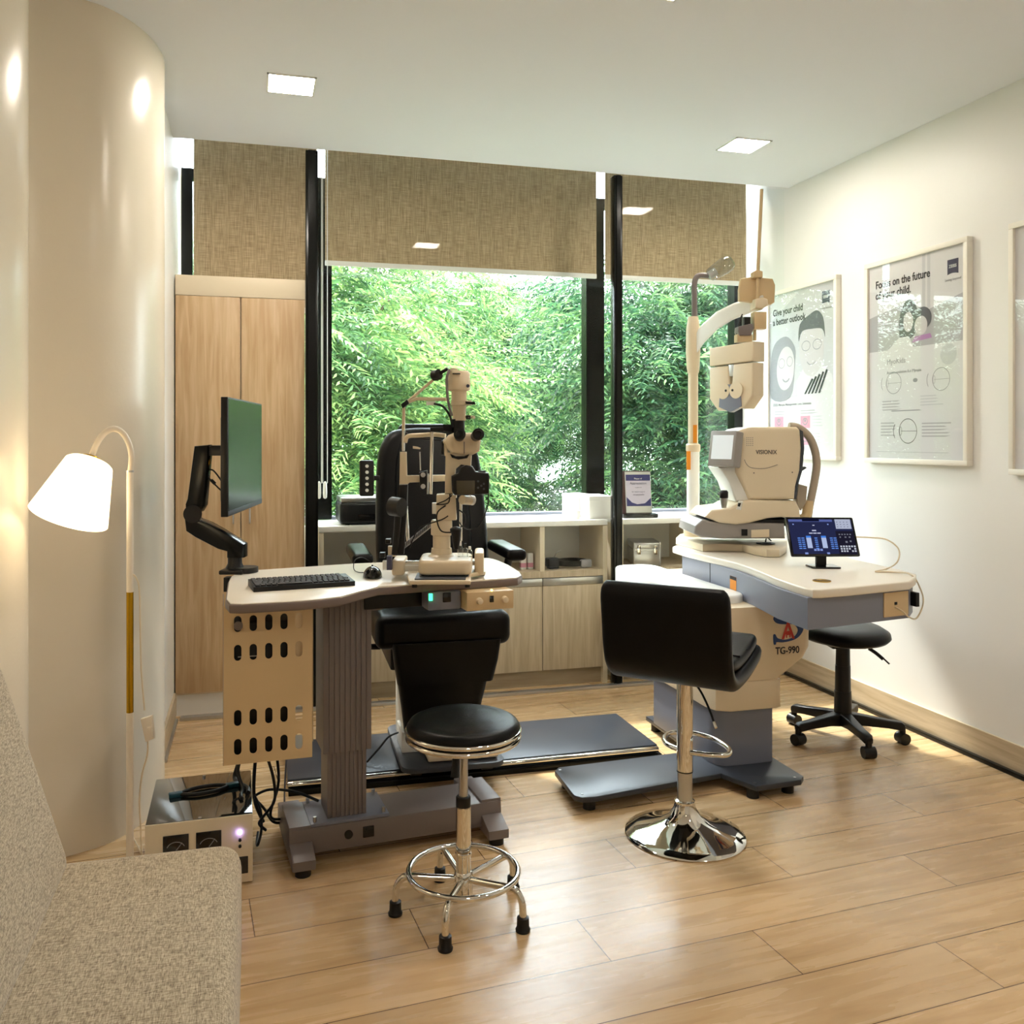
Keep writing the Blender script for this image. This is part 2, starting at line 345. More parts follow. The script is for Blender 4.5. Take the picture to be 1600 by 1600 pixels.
for i, (x0, x1, zb, lb) in enumerate(((-.292, .312, 1.95, 'brown woven roller blind above the tall oak wardrobe'), (.355, 1.858, 2.20, 'wide brown woven roller blind over the middle window'),
                        (1.909, 2.80, 2.20, 'brown woven roller blind nearest the right white wall'))):
    r = thing('roller_blind', lb, 'blind', ((x0+x1)/2, 4.60, zb), 0, 'roller blinds over the windows'); h = (x1-x0)/2
    obj('fabric', box(NB(), -h, h, -.001, .001, .02, 3.05-zb), bl, r)
    for s_ in (-1, 1): obj('bracket', box(NB(), s_*h-.004, s_*h+.004, .0, .045, 3.01-zb, 3.15-zb), M['whitep'], r)
    obj('bottom_bar', box(NB(), -h, h, -.008, .008, -.004, .022, .003), M['whitep'], r)
    obj('roller_tube', cyl(NB(), (-h, .02, 3.04-zb), (h, .02, 3.04-zb), .022), M['whitep'], r)
def chain(x, lb, z0, dz):
    r = thing('blind_chain', lb, 'blind cord', (x, 4.56, 0), 0, 'white blind cords'); bm = NB()
    cyl(bm, (-.012, 0, z0+.05), (-.012, 0, 3.15), .0018, seg=6); cyl(bm, (.012, 0, z0+.05), (.012, 0, 3.15), .0018, seg=6); obj('cord', bm, M['whitep'], r)
    obj('cord_weight', lathe(NB(), [(.001, z0-.03), (.009, z0-.025), (.011, z0), (.009, z0+.05), (.003, z0+.06)], seg=12), M['whitep'], r)
chain(.322, 'left of two white blind cords hanging by the window edge', 1.02, 0); chain(.352, 'right of two white blind cords hanging by the window edge', 1.02, 0)

# ================================================================== DOWNLIGHTS
def downlight(x, y, lb):
    r = thing('ceiling_downlight', lb, 'ceiling light', (x, y, ZC), 0, 'square downlights in the ceiling'); s = .085
    bm = NB()
    for a in range(4): box(bm, -s-.008, s+.008, -s-.008, -s, -.004, 0, mtx=Matrix.Rotation(R(90*a), 4, 'Z'))
    obj('trim_frame', bm, M['whitep'], r)
    obj('diffuser', box(NB(), -s, s, -s, s, -.003, -.0005), M['down'], r)
dl = atZ(455, 132, ZC); dr = atZ(1162, 227, ZC)
downlight(dl.x, dl.y, 'square warm downlight in the ceiling above the wardrobe side')
downlight(dr.x, dr.y, 'square warm downlight in the ceiling near the right wall')
downlight(1.19, 2.43, 'downlight whose frame just shows at the top edge of the photo')
for x, y in ((2.1, .8), (.45, -.6)): downlight(x, y, 'square warm fill downlight added in the ceiling behind the camera, out of view')  # unseen lamps, added behind the camera as fill light for the room

# ================================================================== WARDROBE AND LOW CABINETS
r = thing('wardrobe', 'tall two-door pale oak wardrobe in the left corner, below the blind', 'wardrobe', (-.06, 4.30, 0))
f = loc_of(r); x0, x1 = -.355+.06, .236+.06
bm = box(NB(), x0, x1, .02, .34, .10, 1.968); obj('body', bm, M['creamlam'], r)
obj('top_fascia', box(NB(), x0, x1, 0, .34, 1.968, 2.062, .001), M['creamlam'], r)
obj('plinth', box(NB(), x0, x1, .03, .34, 0, .10), M['white'], r, label='white plinth under the doors')
hnd = lambda x, z0, z1: tube(NB(), [(x, 0, z1), (x, -.022, z1-.003), (x, -.024, (z0+z1)/2), (x, -.022, z0+.003), (x, 0, z0)], .004, 8, 4)
for a, b_, hx in ((x0, -.003, -.035), (.001, x1, .04)):
    d = obj('door', box(NB(), a+.001, b_-.001, 0, .018, .112, 1.966, .001), M['closet'], r)
    obj('handle', hnd(hx, .90, .965), M['steel'], d)
def lowcab(x0, x1, dv, doors, lb):
    r = thing('low_cabinet', lb, 'cabinet', ((x0+x1)/2, 4.35, 0), 0, 'low cabinets under the window'); c = (x0+x1)/2; D = .365
    a, b_ = x0-c, x1-c
    obj('kick_plate', box(NB(), a+.02, b_-.02, .03, D, 0, .085), M['kick'], r)
    for xx in (a, b_-.025): obj('side_panel', box(NB(), xx, xx+.025, 0, D, .0, .838), M['creamlam'], r)
    for q in dv: obj('divider', box(NB(), q-c-.013, q-c+.013, .004, D, .605, .838), M['creamlam'], r)
    obj('shelf', box(NB(), a+.025, b_-.025, -.002, D, .572, .605), M['cabin'], r)
    obj('back_panel', box(NB(), a+.025, b_-.025, D-.012, D, .09, .838), M['white'], r)
    obj('carcass', box(NB(), a+.025, b_-.025, .03, D-.02, .09, .572), M['creamlam'], r)
    for k in range(len(doors)-1):
        p, q = doors[k]-c, doors[k+1]-c
        d = obj('door', box(NB(), p+.002, q-.002, 0, .018, .088, .528, .001), M['cabin'], r)
        obj('finger_pull', box(NB(), p+.002, q-.002, -.002, .02, .53, .568, .002), M['silver'], d, label='brushed aluminium pull strip')
    t = box(NB(), x0, x1, 4.345, YW-.001, .84, .868, .002)
    return r, t
_, t = lowcab(.305, 1.82, (.80, 1.457), (.33, .70, 1.075, 1.457, 1.797), 'long low pale oak cabinet with open shelves behind the exam chair')
tag(obj('window_ledge', t, M['white']), 'long white worktop ledge on the wide cabinet under the window', 'worktop')
_, t = lowcab(1.885, XR-.02, (2.37,), (1.91, 2.37, XR-.045), 'low pale oak cabinet behind the refraction unit, right of the black post')
tag(obj('window_ledge', t, M['white']), 'shorter white worktop ledge right of the black post, under the plaque', 'worktop')

# ---- things on the ledge
p0 = atZ(525, 822, .868); q0 = atZ(600, 820, .868)
r = thing('inkjet_printer', 'black inkjet printer with grey lid on the ledge, left of the chair', 'printer', (.60, 4.50, .868), 0)
obj('body', box(NB(), -.19, .19, -.12, .13, .004, .115, .018, 3), M['black'], r)
obj('lid', box(NB(), -.185, .185, -.115, .125, .112, .138, .008), M['steel'], r, label='silver grey lid')
obj('paper_slot', box(NB(), -.10, .16, -.126, -.11, .03, .055, .003), M['bgloss'], r)
for sx_ in (-.15, .15):
    for sy in (-.09, .09): obj('rubber_foot', cyl(NB(), (sx_, sy, 0), (sx_, sy, .01), .012), M['black'], r)
def carton(px0, px1, py0, py1, Y, dep, lb, m='white', rz=0):
    a = atY(px0, py1, Y); b_ = atY(px1, py0, Y); r = thing('white_box', lb, 'box', ((a.x+b_.x)/2, Y, .868), rz); w2 = (b_.x-a.x)/2; h = b_.z-.868
    obj('carton', box(NB(), -w2, w2, 0, dep, 0, h-.012, .002), M[m], r); obj('lid', box(NB(), -w2-.001, w2+.001, -.001, dep+.001, h-.022, h, .002), M[m], r)
carton(921, 957, 775, 818, 4.40, .20, 'largest white cardboard box on the ledge beside the black post')
carton(896, 925, 772, 812, 4.55, .14, 'middle white box on the ledge, left of the largest one', rz=R(8))
r = thing('white_cup', 'small white cup on the ledge in front of the white boxes', 'cup', tuple(atY(901, 812, 4.42).to_2d())+(.868,), 0)
obj('cup', lathe(NB(), [(.001, 0), (.016, 0), (.021, .045), (.019, .045), (.014, .004), (.001, .004)], seg=24), M['white'], r)
# plaque
a = atY(975, 800, 4.42); b_ = atY(1017, 735, 4.42); r = thing('award_plaque', 'dark framed award plaque standing on the ledge right of the black post', 'plaque', ((a.x+b_.x)/2, 4.42, .868), R(-6))
w2 = (b_.x-a.x)/2+.004; h = b_.z-.868+.008
obj('stand_base', box(NB(), -w2-.006, w2+.022, -.035, .035, 0, .022, .002), M['bgloss'], r)
tilt = Matrix.Translation((0, 0, .022)) @ Matrix.Rotation(R(-8), 4, 'X')
obj('backing', box(NB(), -w2, w2, 0, .018, 0, h-.03, .002, mtx=tilt), mat('mahogany', rgb(58, 28, 24), .3), r)
pl_ = obj('print_plate', box(NB(), -w2+.020, w2-.001, -.003, 0, .004, h-.036, mtx=tilt), M['silver'], r)
bm = NB(); box(bm, -w2+.024, w2-.005, -.0045, -.003, .04, h-.052, mtx=tilt); obj('print', bm, mat('plaque_print', rgb(196, 188, 204), .5), pl_)
bm = NB(); box(bm, -w2+.024, w2-.005, -.0055, -.0045, h-.085, h-.052, mtx=tilt)
prism(bm, [(-w2+.024, .04), (w2-.005, .04), (w2-.005, .085), (w2-.04, .055), (0, .05), (-.03, .06), (-w2+.024, .09)], -.0055, -.0045, 'y', mtx=tilt)
obj('border', bm, mat('plaque_blue', rgb(50, 50, 104), .5), pl_)
for s, z, si in (('Plaque of', h-.078, .012), ('Appreciation', h-.105, .018), ('is given to', h-.125, .009), ('for valued support', .115, .010), ('and partnership', .10, .010)):
    o = text('lettering', s, si, (.009, -.007, z), M['whitep'] if z > h-.09 else M['logo'], pl_, align='CENTER'); o.data.transform(tilt)
# shelf contents
r = thing('headband_loupe', 'black and grey headband ophthalmoscope lying on the middle shelf', 'headband', (1.66, 4.47, .605), R(10))
bm = NB(); rings = []
for i in range(40):
    t = 2*math.pi*i/40; cx_, cy_ = .085*math.cos(t), .07*math.sin(t); d = Vector((math.cos(t), math.sin(t), 0))
    rings.append([Vector((cx_, cy_, .012))+d*.002, Vector((cx_, cy_, .04))+d*.002, Vector((cx_, cy_, .04))-d*.002, Vector((cx_, cy_, .012))-d*.002])
obj('headband', loft(bm, rings, closed=True), M['black'], r)
obj('rear_pad', box(NB(), .02, .085, -.078, -.05, .004, .046, .008), M['inkgrey'], r, label='grey padded battery housing')
bm = box(NB(), -.165, -.10, -.05, .0, .012, .06, .008); box(bm, -.15, -.09, -.03, .01, .0, .03, .006); obj('viewer', bm, M['black'], r)
obj('lever', tube(NB(), [(-.12, -.02, .055), (-.11, -.03, .085), (-.085, -.03, .095)], .003, 8), M['steel'], r)
for px, lb in ((817, 'left of two small printed cartons on the shelf behind the armrest'), (828, 'right of two small printed cartons on the shelf behind the armrest')):
    a = atY(px, 880, 4.45); r = thing('small_carton', lb, 'carton', (a.x, 4.45, .605), 0, 'small cartons on the shelf')
    obj('carton', box(NB(), -.014, .014, -.014, .014, 0, .085, .001), M['whitep'], r); obj('printed_band', box(NB(), -.0145, .0145, -.0145, .0145, .012, .035), M['pink'], r)
a = atY(1012, 885, 4.45)
r = thing('aluminium_case', 'small silver aluminium case with latches on the shelf behind the bar stool', 'case', (a.x-.01, 4.47, .605), R(-16))
obj('case_body', box(NB(), -.075, .075, -.09, .14, .006, .088, .003), M['silver'], r); obj('lid', box(NB(), -.076, .076, -.091, .141, .092, .128, .006), M['silver'], r)
bm = NB()
for x in (-.074, .066): box(bm, x, x+.008, -.094, -.088, .004, .13, .002)
box(bm, -.075, .075, -.093, -.088, .086, .094); obj('edging', bm, M['steel'], r)
for x in (-.045, .045): obj('latch', box(NB(), x-.01, x+.01, -.10, -.09, .065, .115, .002), M['chrome'], r)

# ================================================================== TREES OUTSIDE
rng = np.random.default_rng(7)
def leafmat(name, stops):
    m = bpy.data.materials.new(name); m.use_nodes = True; n = m.node_tree; n.nodes.clear()
    o = n.nodes.new('ShaderNodeOutputMaterial'); g = n.nodes.new('ShaderNodeNewGeometry'); nz = n.nodes.new('ShaderNodeTexNoise'); nz.inputs['Scale'].default_value = 1.3
    nz.inputs['Detail'].default_value = 3; cr = n.nodes.new('ShaderNodeValToRGB'); n.links.new(g.outputs['Position'], nz.inputs['Vector'])
    ad = n.nodes.new('ShaderNodeMath'); ad.operation = 'MULTIPLY_ADD'; ad.inputs[1].default_value = .35; n.links.new(g.outputs['Random Per Island'], ad.inputs[0])
    sb = n.nodes.new('ShaderNodeMath'); sb.operation = 'SUBTRACT'; sb.inputs[1].default_value = .17; n.links.new(nz.outputs['Fac'], sb.inputs[0]); n.links.new(sb.outputs[0], ad.inputs[2])
    n.links.new(ad.outputs[0], cr.inputs[0]); e = cr.color_ramp.elements; e[0].position, e[0].color = stops[0]; e[1].position, e[1].color = stops[-1]
    for p, c in stops[1:-1]: q = e.new(p); q.color = c
    pr = n.nodes.new('ShaderNodeBsdfPrincipled'); pr.inputs['Roughness'].default_value = .45; tl = n.nodes.new('ShaderNodeBsdfTranslucent'); mx = n.nodes.new('ShaderNodeMixShader'); mx.inputs[0].default_value = .42
    n.links.new(cr.outputs[0], pr.inputs['Base Color']); n.links.new(cr.outputs[0], tl.inputs[0]); n.links.new(pr.outputs[0], mx.inputs[1]); n.links.new(tl.outputs[0], mx.inputs[2]); n.links.new(mx.outputs[0], o.inputs[0]); return m
LM = [leafmat('bright_leaves', [(.25, rgb(44, 78, 48)), (.5, rgb(98, 138, 82)), (.7, rgb(172, 196, 118))]), leafmat('deep_leaves', [(.3, rgb(24, 50, 36)), (.52, rgb(64, 104, 70)), (.75, rgb(126, 160, 98))])]
def foliage(nm, clumps, per, m, leaf=.075, wid=.012, pairs=7, length=.32):
    t = np.linspace(.12, 1, pairs); base = []
    for i, ti in enumerate(t):
        for s in (-1, 1):
            l = leaf*(1-.35*abs(ti-.5)*2); x0, z0 = ti*length, -.16*length*ti*ti*2
            a = R(52); dx, dy = math.cos(a)*l, s*math.sin(a)*l
            base.append([(x0, 0, z0), (x0+dx*.45-wid*.8*s*0-wid*.5, dy*.45, z0-.004), (x0+dx, dy, z0-.3*l), (x0+dx*.45+wid*1.2, dy*.45, z0-.006)])
    base = np.array(base); N = []; 
    for (cx, cy, cz, cr) in clumps:
        k = int(per*cr*cr); ph = rng.uniform(0, 2*np.pi, k); cz_ = rng.uniform(-.35, 1, k); rr = np.sqrt(1-cz_**2); rad = cr*rng.uniform(.72, 1.06, k)
        pos = np.stack([cx+rad*rr*np.cos(ph)*1.15, cy+rad*rr*np.sin(ph)*1.15, cz+rad*cz_*.62], 1)
        yaw = ph+rng.normal(0, .5, k); pitch = rng.normal(.12, .32, k); roll = rng.normal(0, .35, k); sc = rng.uniform(.7, 1.25, k)
        for p, y_, pi_, ro, s in zip(pos, yaw, pitch, roll, sc):
            cy_, sy_, cp, sp_, crr, sr = np.cos(y_), np.sin(y_), np.cos(pi_), np.sin(pi_), np.cos(ro), np.sin(ro)
            Rm = np.array([[cy_, -sy_, 0], [sy_, cy_, 0], [0, 0, 1]]) @ np.array([[cp, 0, sp_], [0, 1, 0], [-sp_, 0, cp]]) @ np.array([[1, 0, 0], [0, crr, -sr], [0, sr, crr]])
            N.append(base @ Rm.T * s + p)
    V = np.concatenate(N).reshape(-1, 3); nf = len(V)//4; me = bpy.data.meshes.new(nm)
    me.vertices.add(len(V)); me.vertices.foreach_set('co', V.ravel().astype(np.float32)); me.loops.add(nf*4); me.loops.foreach_set('vertex_index', np.arange(nf*4, dtype=np.int32))
    me.polygons.add(nf); me.polygons.foreach_set('loop_start', np.arange(0, nf*4, 4, dtype=np.int32)); me.polygons.foreach_set('loop_total', np.full(nf, 4, dtype=np.int32)); me.update(calc_edges=True)
    me.materials.append(m); return me
def crown(nc, rx, rz, c0=.55, c1=.95):
    o = []
    for i in range(nc):
        a = rng.uniform(0, 2*np.pi); q = rng.uniform(0, 1)**.6; zz = rng.uniform(-.9, .95); w_ = math.sqrt(1-zz*zz*.8); o.append((q*rx*w_*math.cos(a), q*rx*w_*math.sin(a), zz*rz, rng.uniform(c0, c1)))
    return o
cr1 = crown(60, 1.75, 1.9, .5, .85); cr2 = crown(60, 1.8, 2.0, .5, .85)
FM = [foliage('foliage_mesh', cr1, 300, LM[0], leaf=.105, wid=.018, length=.40), foliage('foliage_mesh', cr2, 300, LM[1], leaf=.12, wid=.022, pairs=6, length=.38)]
CR = [cr1, cr2]
def tree(x, y, z, k, rz, s, lb):
    r = thing('broadleaf_tree', lb, 'tree', (x, y, -4), rz, 'trees outside the window'); H = z+4
    o = bpy.data.objects.new('foliage', FM[k]); C.objects.link(o); o.parent = r; o.location = (0, 0, H); o.scale = (s, s, s)
    bm = NB(); tube(bm, [(0, 0, 0), (.1, .05, H*.4), (-.05, 0, H*.75), (0, 0, H+.6*s)], .16, 10, 5, r2=.05); obj('trunk', bm, M['bark'], r)
    for q in CR[k][::5]: obj('branch', tube(NB(), [(0, 0, H-1.2*s+q[2]*s*.3), (q[0]*s*.45, q[1]*s*.45, H-.2+q[2]*s*.6), (q[0]*s*.85, q[1]*s*.85, H+q[2]*s*.9)], .035*s, 6, 4, r2=.008), M['bark'], r)
tree(.35, 9.0, 1.45, 0, .3, 1.0, 'bright green feathery tree filling the left half of the middle window')
tree(5.3, 9.6, 1.5, 1, 1.9, 1.0, 'nearest deep green tree, seen through the right window')
tree(-4.9, 10.0, 1.2, 0, 2.4, 1.0, 'bright green tree far left, behind the wardrobe')
tree(2.9, 15.4, 2.0, 0, 4.0, 1.15, 'bright tree standing behind the gap between the two nearest trees')
tree(9.4, 15.2, 1.9, 1, 5.1, 1.15, 'distant tree beyond the right edge of the right window')
tree(-3.4, 16.0, 1.9, 1, .8, 1.15, 'distant dark tree behind the wardrobe side of the window')
tree(-.6, 22.6, 2.9, 1, .2, 1.3, 'farthest dark green tree seen between crowns in the middle window')
tree(7.2, 22.4, 2.9, 1, 2.7, 1.3, 'farthest dark green tree beyond the right window')
tree(2.9, 11.4, .1, 1, 3.3, .6, 'small low tree between the two nearest trees, just above the ledge line')
struct('ground', box(NB(), -25, 35, 5.2, 45, -4.2, -4), mat('grass_ground', rgb(70, 96, 52), .9, noise=.3, nscale=3))
# ================================================================== SLIT LAMP TABLE
TZ = .85
r = thing('instrument_table', 'height-adjustable taupe table with curved pale top carrying the slit lamp and keyboard', 'table', (.27, 2.85, 0), R(5)); f = loc_of(r); tbl = r
edge = [(352, 936), (358, 943), (376, 943.5), (424, 941), (470, 938.5), (499, 936), (532, 932), (564, 923), (592, 916.5), (640, 913), (690, 909.5), (737, 907), (790, 903.5), (809, 902), (816, 898), (813, 893),
        (795, 882), (780, 875.5), (772, 873), (762, 871.3), (700, 874), (555, 880), (405, 890), (372, 893), (360, 900), (356, 908)]
wp = [f(atZ(a, b_, TZ)) for a, b_ in edge]; out = [(p.x, p.y) for p in wp]
bm = prism(NB(), out, TZ-.028, TZ-.002, 'z', .006, 3); obj('edge_band', bm, M['edge'], r)
cx_ = sum(p[0] for p in out)/len(out); cy_ = sum(p[1] for p in out)/len(out)
bm = prism(NB(), [(cx_+(p[0]-cx_)*.992, cy_+(p[1]-cy_)*.988) for p in out], TZ-.006, TZ, 'z', .0015); obj('tabletop', bm, M['tabletop'], r)
def fluted(x0, x1, y0, y1, z0, z1):
    pts = []; n = 9
    for i in range(n+1):
        x = x0+(x1-x0)*i/n; pts += [(x-.002, y0), (x-.002, y0+.003), (x+.002, y0+.003), (x+.002, y0)] if 0 < i < n else [(x, y0)]
    pts += [(x1, y0+(y1-y0)*.3), (x1-.004, y0+(y1-y0)*.33), (x1, y0+(y1-y0)*.36), (x1, y0+(y1-y0)*.7), (x1-.004, y0+(y1-y0)*.73), (x1, y0+(y1-y0)*.76)]
    pts += [(x1, y1), (x0, y1)]; return prism(NB(), pts, z0, z1, 'z')
obj('outer_column', fluted(-.075, .075, -.115, .03, .33, TZ-.03), M['taupe'], r); obj('inner_column', fluted(-.06, .062, -.10, .02, .12, .34), M['taupe'], r)
bm = box(NB(), -.115, .13, -.125, .055, .115, .124, .001); col = obj('mounting_plate', bm, M['grey'], r)
for x in (-.10, .115):
    for y in (-.11, .04): obj('bolt', cyl(NB(), (x, y, .12), (x, y, .14), .006, seg=6), M['steel'], col)
obj('cross_beam', box(NB(), -.17, .50, -.13, .055, .035, .115, .006), M['taupe'], r)
for x, lb in ((-.145, 0), (.47, 1)):
    ft = obj('foot', prism(NB(), [(-.20, .022), (-.20, .05), (-.13, .075), (-.125, .122), (.06, .122), (.07, .09), (.17, .085), (.17, .022)], x-.035, x+.035, 'x', .004), M['taupe'], r)
    for y in (-.175, .145): obj('rubber_pad', cyl(NB(), (x, y, 0), (x, y, .024), .024), M['black'], ft)
obj('socket', box(NB(), .045, .08, -.134, -.128, .062, .096, .002), M['bgloss'], r); obj('fuse_cap', cyl(NB(), (0, -.128, .08), (0, -.136, .08), .013), M['bgloss'], r)
# parts hung below the top
def lbox(z0, px0, px1, py0, py1, dep, bev=.003):     # box under the top, measured in the photo, turned with the table
    a = f(cw((px0-CX)/FL*z0, z0, CH+(HY-py1)/FL*z0)); b_ = f(cw((px1-CX)/FL*z0, z0, CH+(HY-py0)/FL*z0)); y = (a.y+b_.y)/2
    return (a.x, b_.x, y, y+dep, a.z, b_.z)
q = lbox(2.74, 666, 724, 922, 953, .20); obj('switch_box', box(NB(), *q[:5], TZ-.028, .006), M['grey'], r, label='grey box with a black rocker switch')
q2 = lbox(2.73, 693, 707, 927, 942, .01); obj('rocker_switch', box(NB(), q2[0], q2[1], q[2]-.004, q[2]+.004, q2[4], q2[5], .002), M['bgloss'], r)
q3 = lbox(2.73, 669, 675, 927, 938, .01); obj('green_lamp', box(NB(), q3[0], q3[1], q[2]-.004, q[2]+.002, q3[4], q3[5], .001), M['led_green'], r)
q = lbox(2.74, 725, 808, 915, 953, .22); cp = obj('control_panel', box(NB(), *q[:5], TZ-.028, .003), M['ivory'], r, label='cream control panel with two knobs')
for px in (746, 791):
    a = lbox(2.74, px-5, px+5, 932, 943, .01); xc, zc = (a[0]+a[1])/2, (a[4]+a[5])/2; obj('knob', lathe(NB(), [(.001, -.018), (.009, -.016), (.0105, 0), (.001, .002)], seg=20, mtx=Matrix.Translation((xc, q[2], zc)) @ Matrix.Rotation(R(-90), 4, 'X')), M['cream'], cp)
a = lbox(2.74, 765, 772, 931, 941, .01); obj('rocker_switch', box(NB(), a[0], a[1], q[2]-.003, q[2]+.002, a[4], a[5], .001), M['bgloss'], cp)
a = lbox(2.74, 766.5, 770, 920.5, 924, .01); obj('indicator_light', cyl(NB(), ((a[0]+a[1])/2, q[2]-.003, (a[4]+a[5])/2), ((a[0]+a[1])/2, q[2]+.002, (a[4]+a[5])/2), .0035, seg=12), M['led_yellow'], cp)
q = lbox(2.76, 566, 668, 928, 950, .26); obj('tray', box(NB(), q[0], q[1], q[2], q[3], q[4], TZ-.028, .002), M['black'], r, label='dark tray under the top')
q = lbox(2.75, 566, 600, 932, 954, .2); obj('bracket', box(NB(), q[0], q[1], q[2], q[3], q[4], TZ-.028, .002), M['taupe'], r)

# perforated computer holder hanging at the left
a = cw((349-CX)/FL*2.50, 2.50, 0); r = thing('computer_holder', 'cream perforated metal computer holder hanging under the left of the table', 'computer holder', (a.x, a.y, .366), R(1.8))
W_, H_ = .250, TZ-.028-.366
def slot(cx, cz, w, h, n=6): return ell(cx, cz+h/2-w/2, w/2, w/2, n, 0, 180)+ell(cx, cz-h/2+w/2, w/2, w/2, n, 180, 360)
def holes_plate(bm, W, H, cols, rows, w, h, y0, y1):       # plate with rounded slots cut through
    t = bmesh.new(); xs = [0]+[c for c in cols]+[W]
    bx = sorted(cols); bounds = [0]+[(bx[i]+bx[i+1])/2 for i in range(len(bx)-1)]+[W]; rz_ = sorted(rows); zb = []
    for k, cz in enumerate(rz_): zb.append((cz-h/2-.012, cz+h/2+.012))
    fz = []
    for i, cx in enumerate(bx):
        xa, xb = bounds[i], bounds[i+1]; prev = 0
        for cz, (z0, z1) in zip(rz_, zb):
            if z0 > prev: fz.append(([(xa, prev), (xb, prev), (xb, z0), (xa, z0)], None))
            fz.append(([(xb, z0), (xb, z1), (xa, z1), (xa, z0)], slot(cx, cz, w, h))); prev = z1
        fz.append(([(xa, prev), (xb, prev), (xb, H), (xa, H)], None))
    for rect, hole in fz:
        for y, s in ((y0, 1), (y1, -1)):
            if hole is None: t.faces.new([t.verts.new((p[0], y, p[1])) for p in rect])
            else:
                n = len(hole); hv = [t.verts.new((p[0], y, p[1])) for p in hole]
                c = [t.verts.new((p[0], y, p[1])) for p in rect]          # br, tr, tl, bl
                q = n//4; m = n//2
                t.faces.new([c[0], c[1]]+[hv[0], hv[n-1]] if False else [c[1]]+hv[:q+1][::-1]+[c[0]]) if False else None
                # right strip, top strip, left strip, bottom strip
                top = max(range(n), key=lambda i: hole[i][1]); bot = min(range(n), key=lambda i: hole[i][1])
                rt = [hv[i % n] for i in range(bot, top+n+1 if bot > top else top+1)]; 
                if bot > top: rt = [hv[i % n] for i in range(bot, top+n+1)]
                lf = [hv[i % n] for i in range(top, bot+1)] if bot > top else [hv[i % n] for i in range(top, bot+n+1)]
                tm = t.verts.new(((rect[1][0]+rect[2][0])/2, y, rect[1][1])); bmn = t.verts.new(((rect[0][0]+rect[3][0])/2, y, rect[0][1]))
                t.faces.new([bmn, c[0], c[1], tm]+rt[::-1]); t.faces.new([tm, c[2], c[3], bmn]+lf[::-1])
        if hole:
            n = len(hole); a_ = [t.verts.new((p[0], y0, p[1])) for p in hole]; b2 = [t.verts.new((p[0], y1, p[1])) for p in hole]
            for i in range(n): t.faces.new((a_[i], b2[i], b2[(i+1) % n], a_[(i+1) % n]))
    for A, B in (((0, 0), (W, 0)), ((W, 0), (W, H)), ((W, H), (0, H)), ((0, H), (0, 0))):
        t.faces.new([t.verts.new(p) for p in ((A[0], y0, A[1]), (B[0], y0, B[1]), (B[0], y1, B[1]), (A[0], y1, A[1]))])
    bmesh.ops.remove_doubles(t, verts=t.verts, dist=.00005); return merge(bm, t)
rows = [.366+0]*0 + [(1197-v)*.001825 for v in (972+2, 1018+2, 1119, 1163+2)]
rows = [H_-.036, H_-.118, .106, .030+.0]
rows = [CH+(HY-v)/FL*2.52-.366 for v in (974, 1019, 1120.5, 1165.5)]
cols = [.0395, .0825, .126, .169, .2115]
obj('perforated_front', holes_plate(NB(), W_, H_, cols, rows, .0205, .046, 0, .0016), M['ivory'], r)
obj('side_plate', box(NB(), -.001, .0006, .0016, .20, 0, H_), M['grey'], r); obj('side_plate', box(NB(), W_+.004, W_+.0056, .03, .20, .035, H_), M['ivory'], r)
obj('bottom_plate', box(NB(), 0, W_, .0016, .20, 0, .0016), M['ivory'], r)
obj('lock_knob', cyl(NB(), (.041, -.009, H_-.058), (.041, .0, H_-.058), .0125), M['taupe'], r, label='small round taupe knob')
rc = thing('computer_tower', 'black computer tower inside the perforated cream holder', 'computer', (a.x, a.y, .3676), R(1.8))
obj('case', box(NB(), .012, .185, .02, .26, 0, .40, .004), M['black'], rc); obj('side_panel', box(NB(), .008, .012, .022, .255, .01, .39, .001), M['grey'], rc)
bm = NB()
for z in (.09, .30): box(bm, .04, .11, .0185, .0195, z, z+.003)
obj('front_trim', bm, M['steel'], rc)

# ================================================================== MONITOR AND ARM
z0 = 2.95; loc, L = frame(372, z0, TZ); r = thing('monitor_arm', 'black jointed monitor arm clamped to the left corner of the table', 'monitor arm', loc, -TH)
obj('clamp', box(NB(), -.048, .03, -.06, .04, .0, .014, .004), M['black'], r); obj('clamp_disc', cyl(NB(), (.025, 0, .001), (.025, 0, .018), .042), M['black'], r)
obj('clamp_screw', iprism(NB(), L, [(349, 903), (357, 903), (357, 925), (349, 925)], -.02, .02, .002), M['black'], r)
obj('base_post', lathe(NB(), [(.036, L(0, 893).z), (.03, L(0, 886).z), (.0235, L(0, 880).z), (.022, L(0, 845).z)], seg=28, mtx=Matrix.Translation((L(367, 0).x, 0, 0))), M['black'], r)
obj('lower_link', iprism(NB(), L, [(288, 812), (296, 800), (309, 812), (325, 818), (345, 829), (380, 851), (380, 872), (354, 872), (354, 862), (340, 858), (305, 840), (290, 830)], -.03, .03, .006), M['alu_black'], r)
obj('elbow', bm := merge(cyl(NB(), L(301, 803, -.036), L(301, 803, .036), .030), bmesh.new()), M['black'], r)
obj('upper_link', iprism(NB(), L, [(289, 788), (292, 780), (303, 697), (325, 695), (325, 712), (318, 790), (312, 800), (290, 808)], -.026, .026, .006), M['alu_black'], r)
obj('tilt_head', iprism(NB(), L, [(324, 699), (330, 696), (350, 696), (350, 712), (326, 712)], -.018, .018, .003), M['black'], r)
obj('cable_clip', iprism(NB(), L, [(323, 718), (327, 718), (327, 726), (323, 726)], -.010, .010, .001), M['brass'], r)
# monitor, seen almost edge on
ml, mL = frame(372, 2.95, 1.06); mo = thing('computer_monitor', 'flat black computer monitor turned nearly edge-on, on the monitor arm', 'monitor', ml, 0)
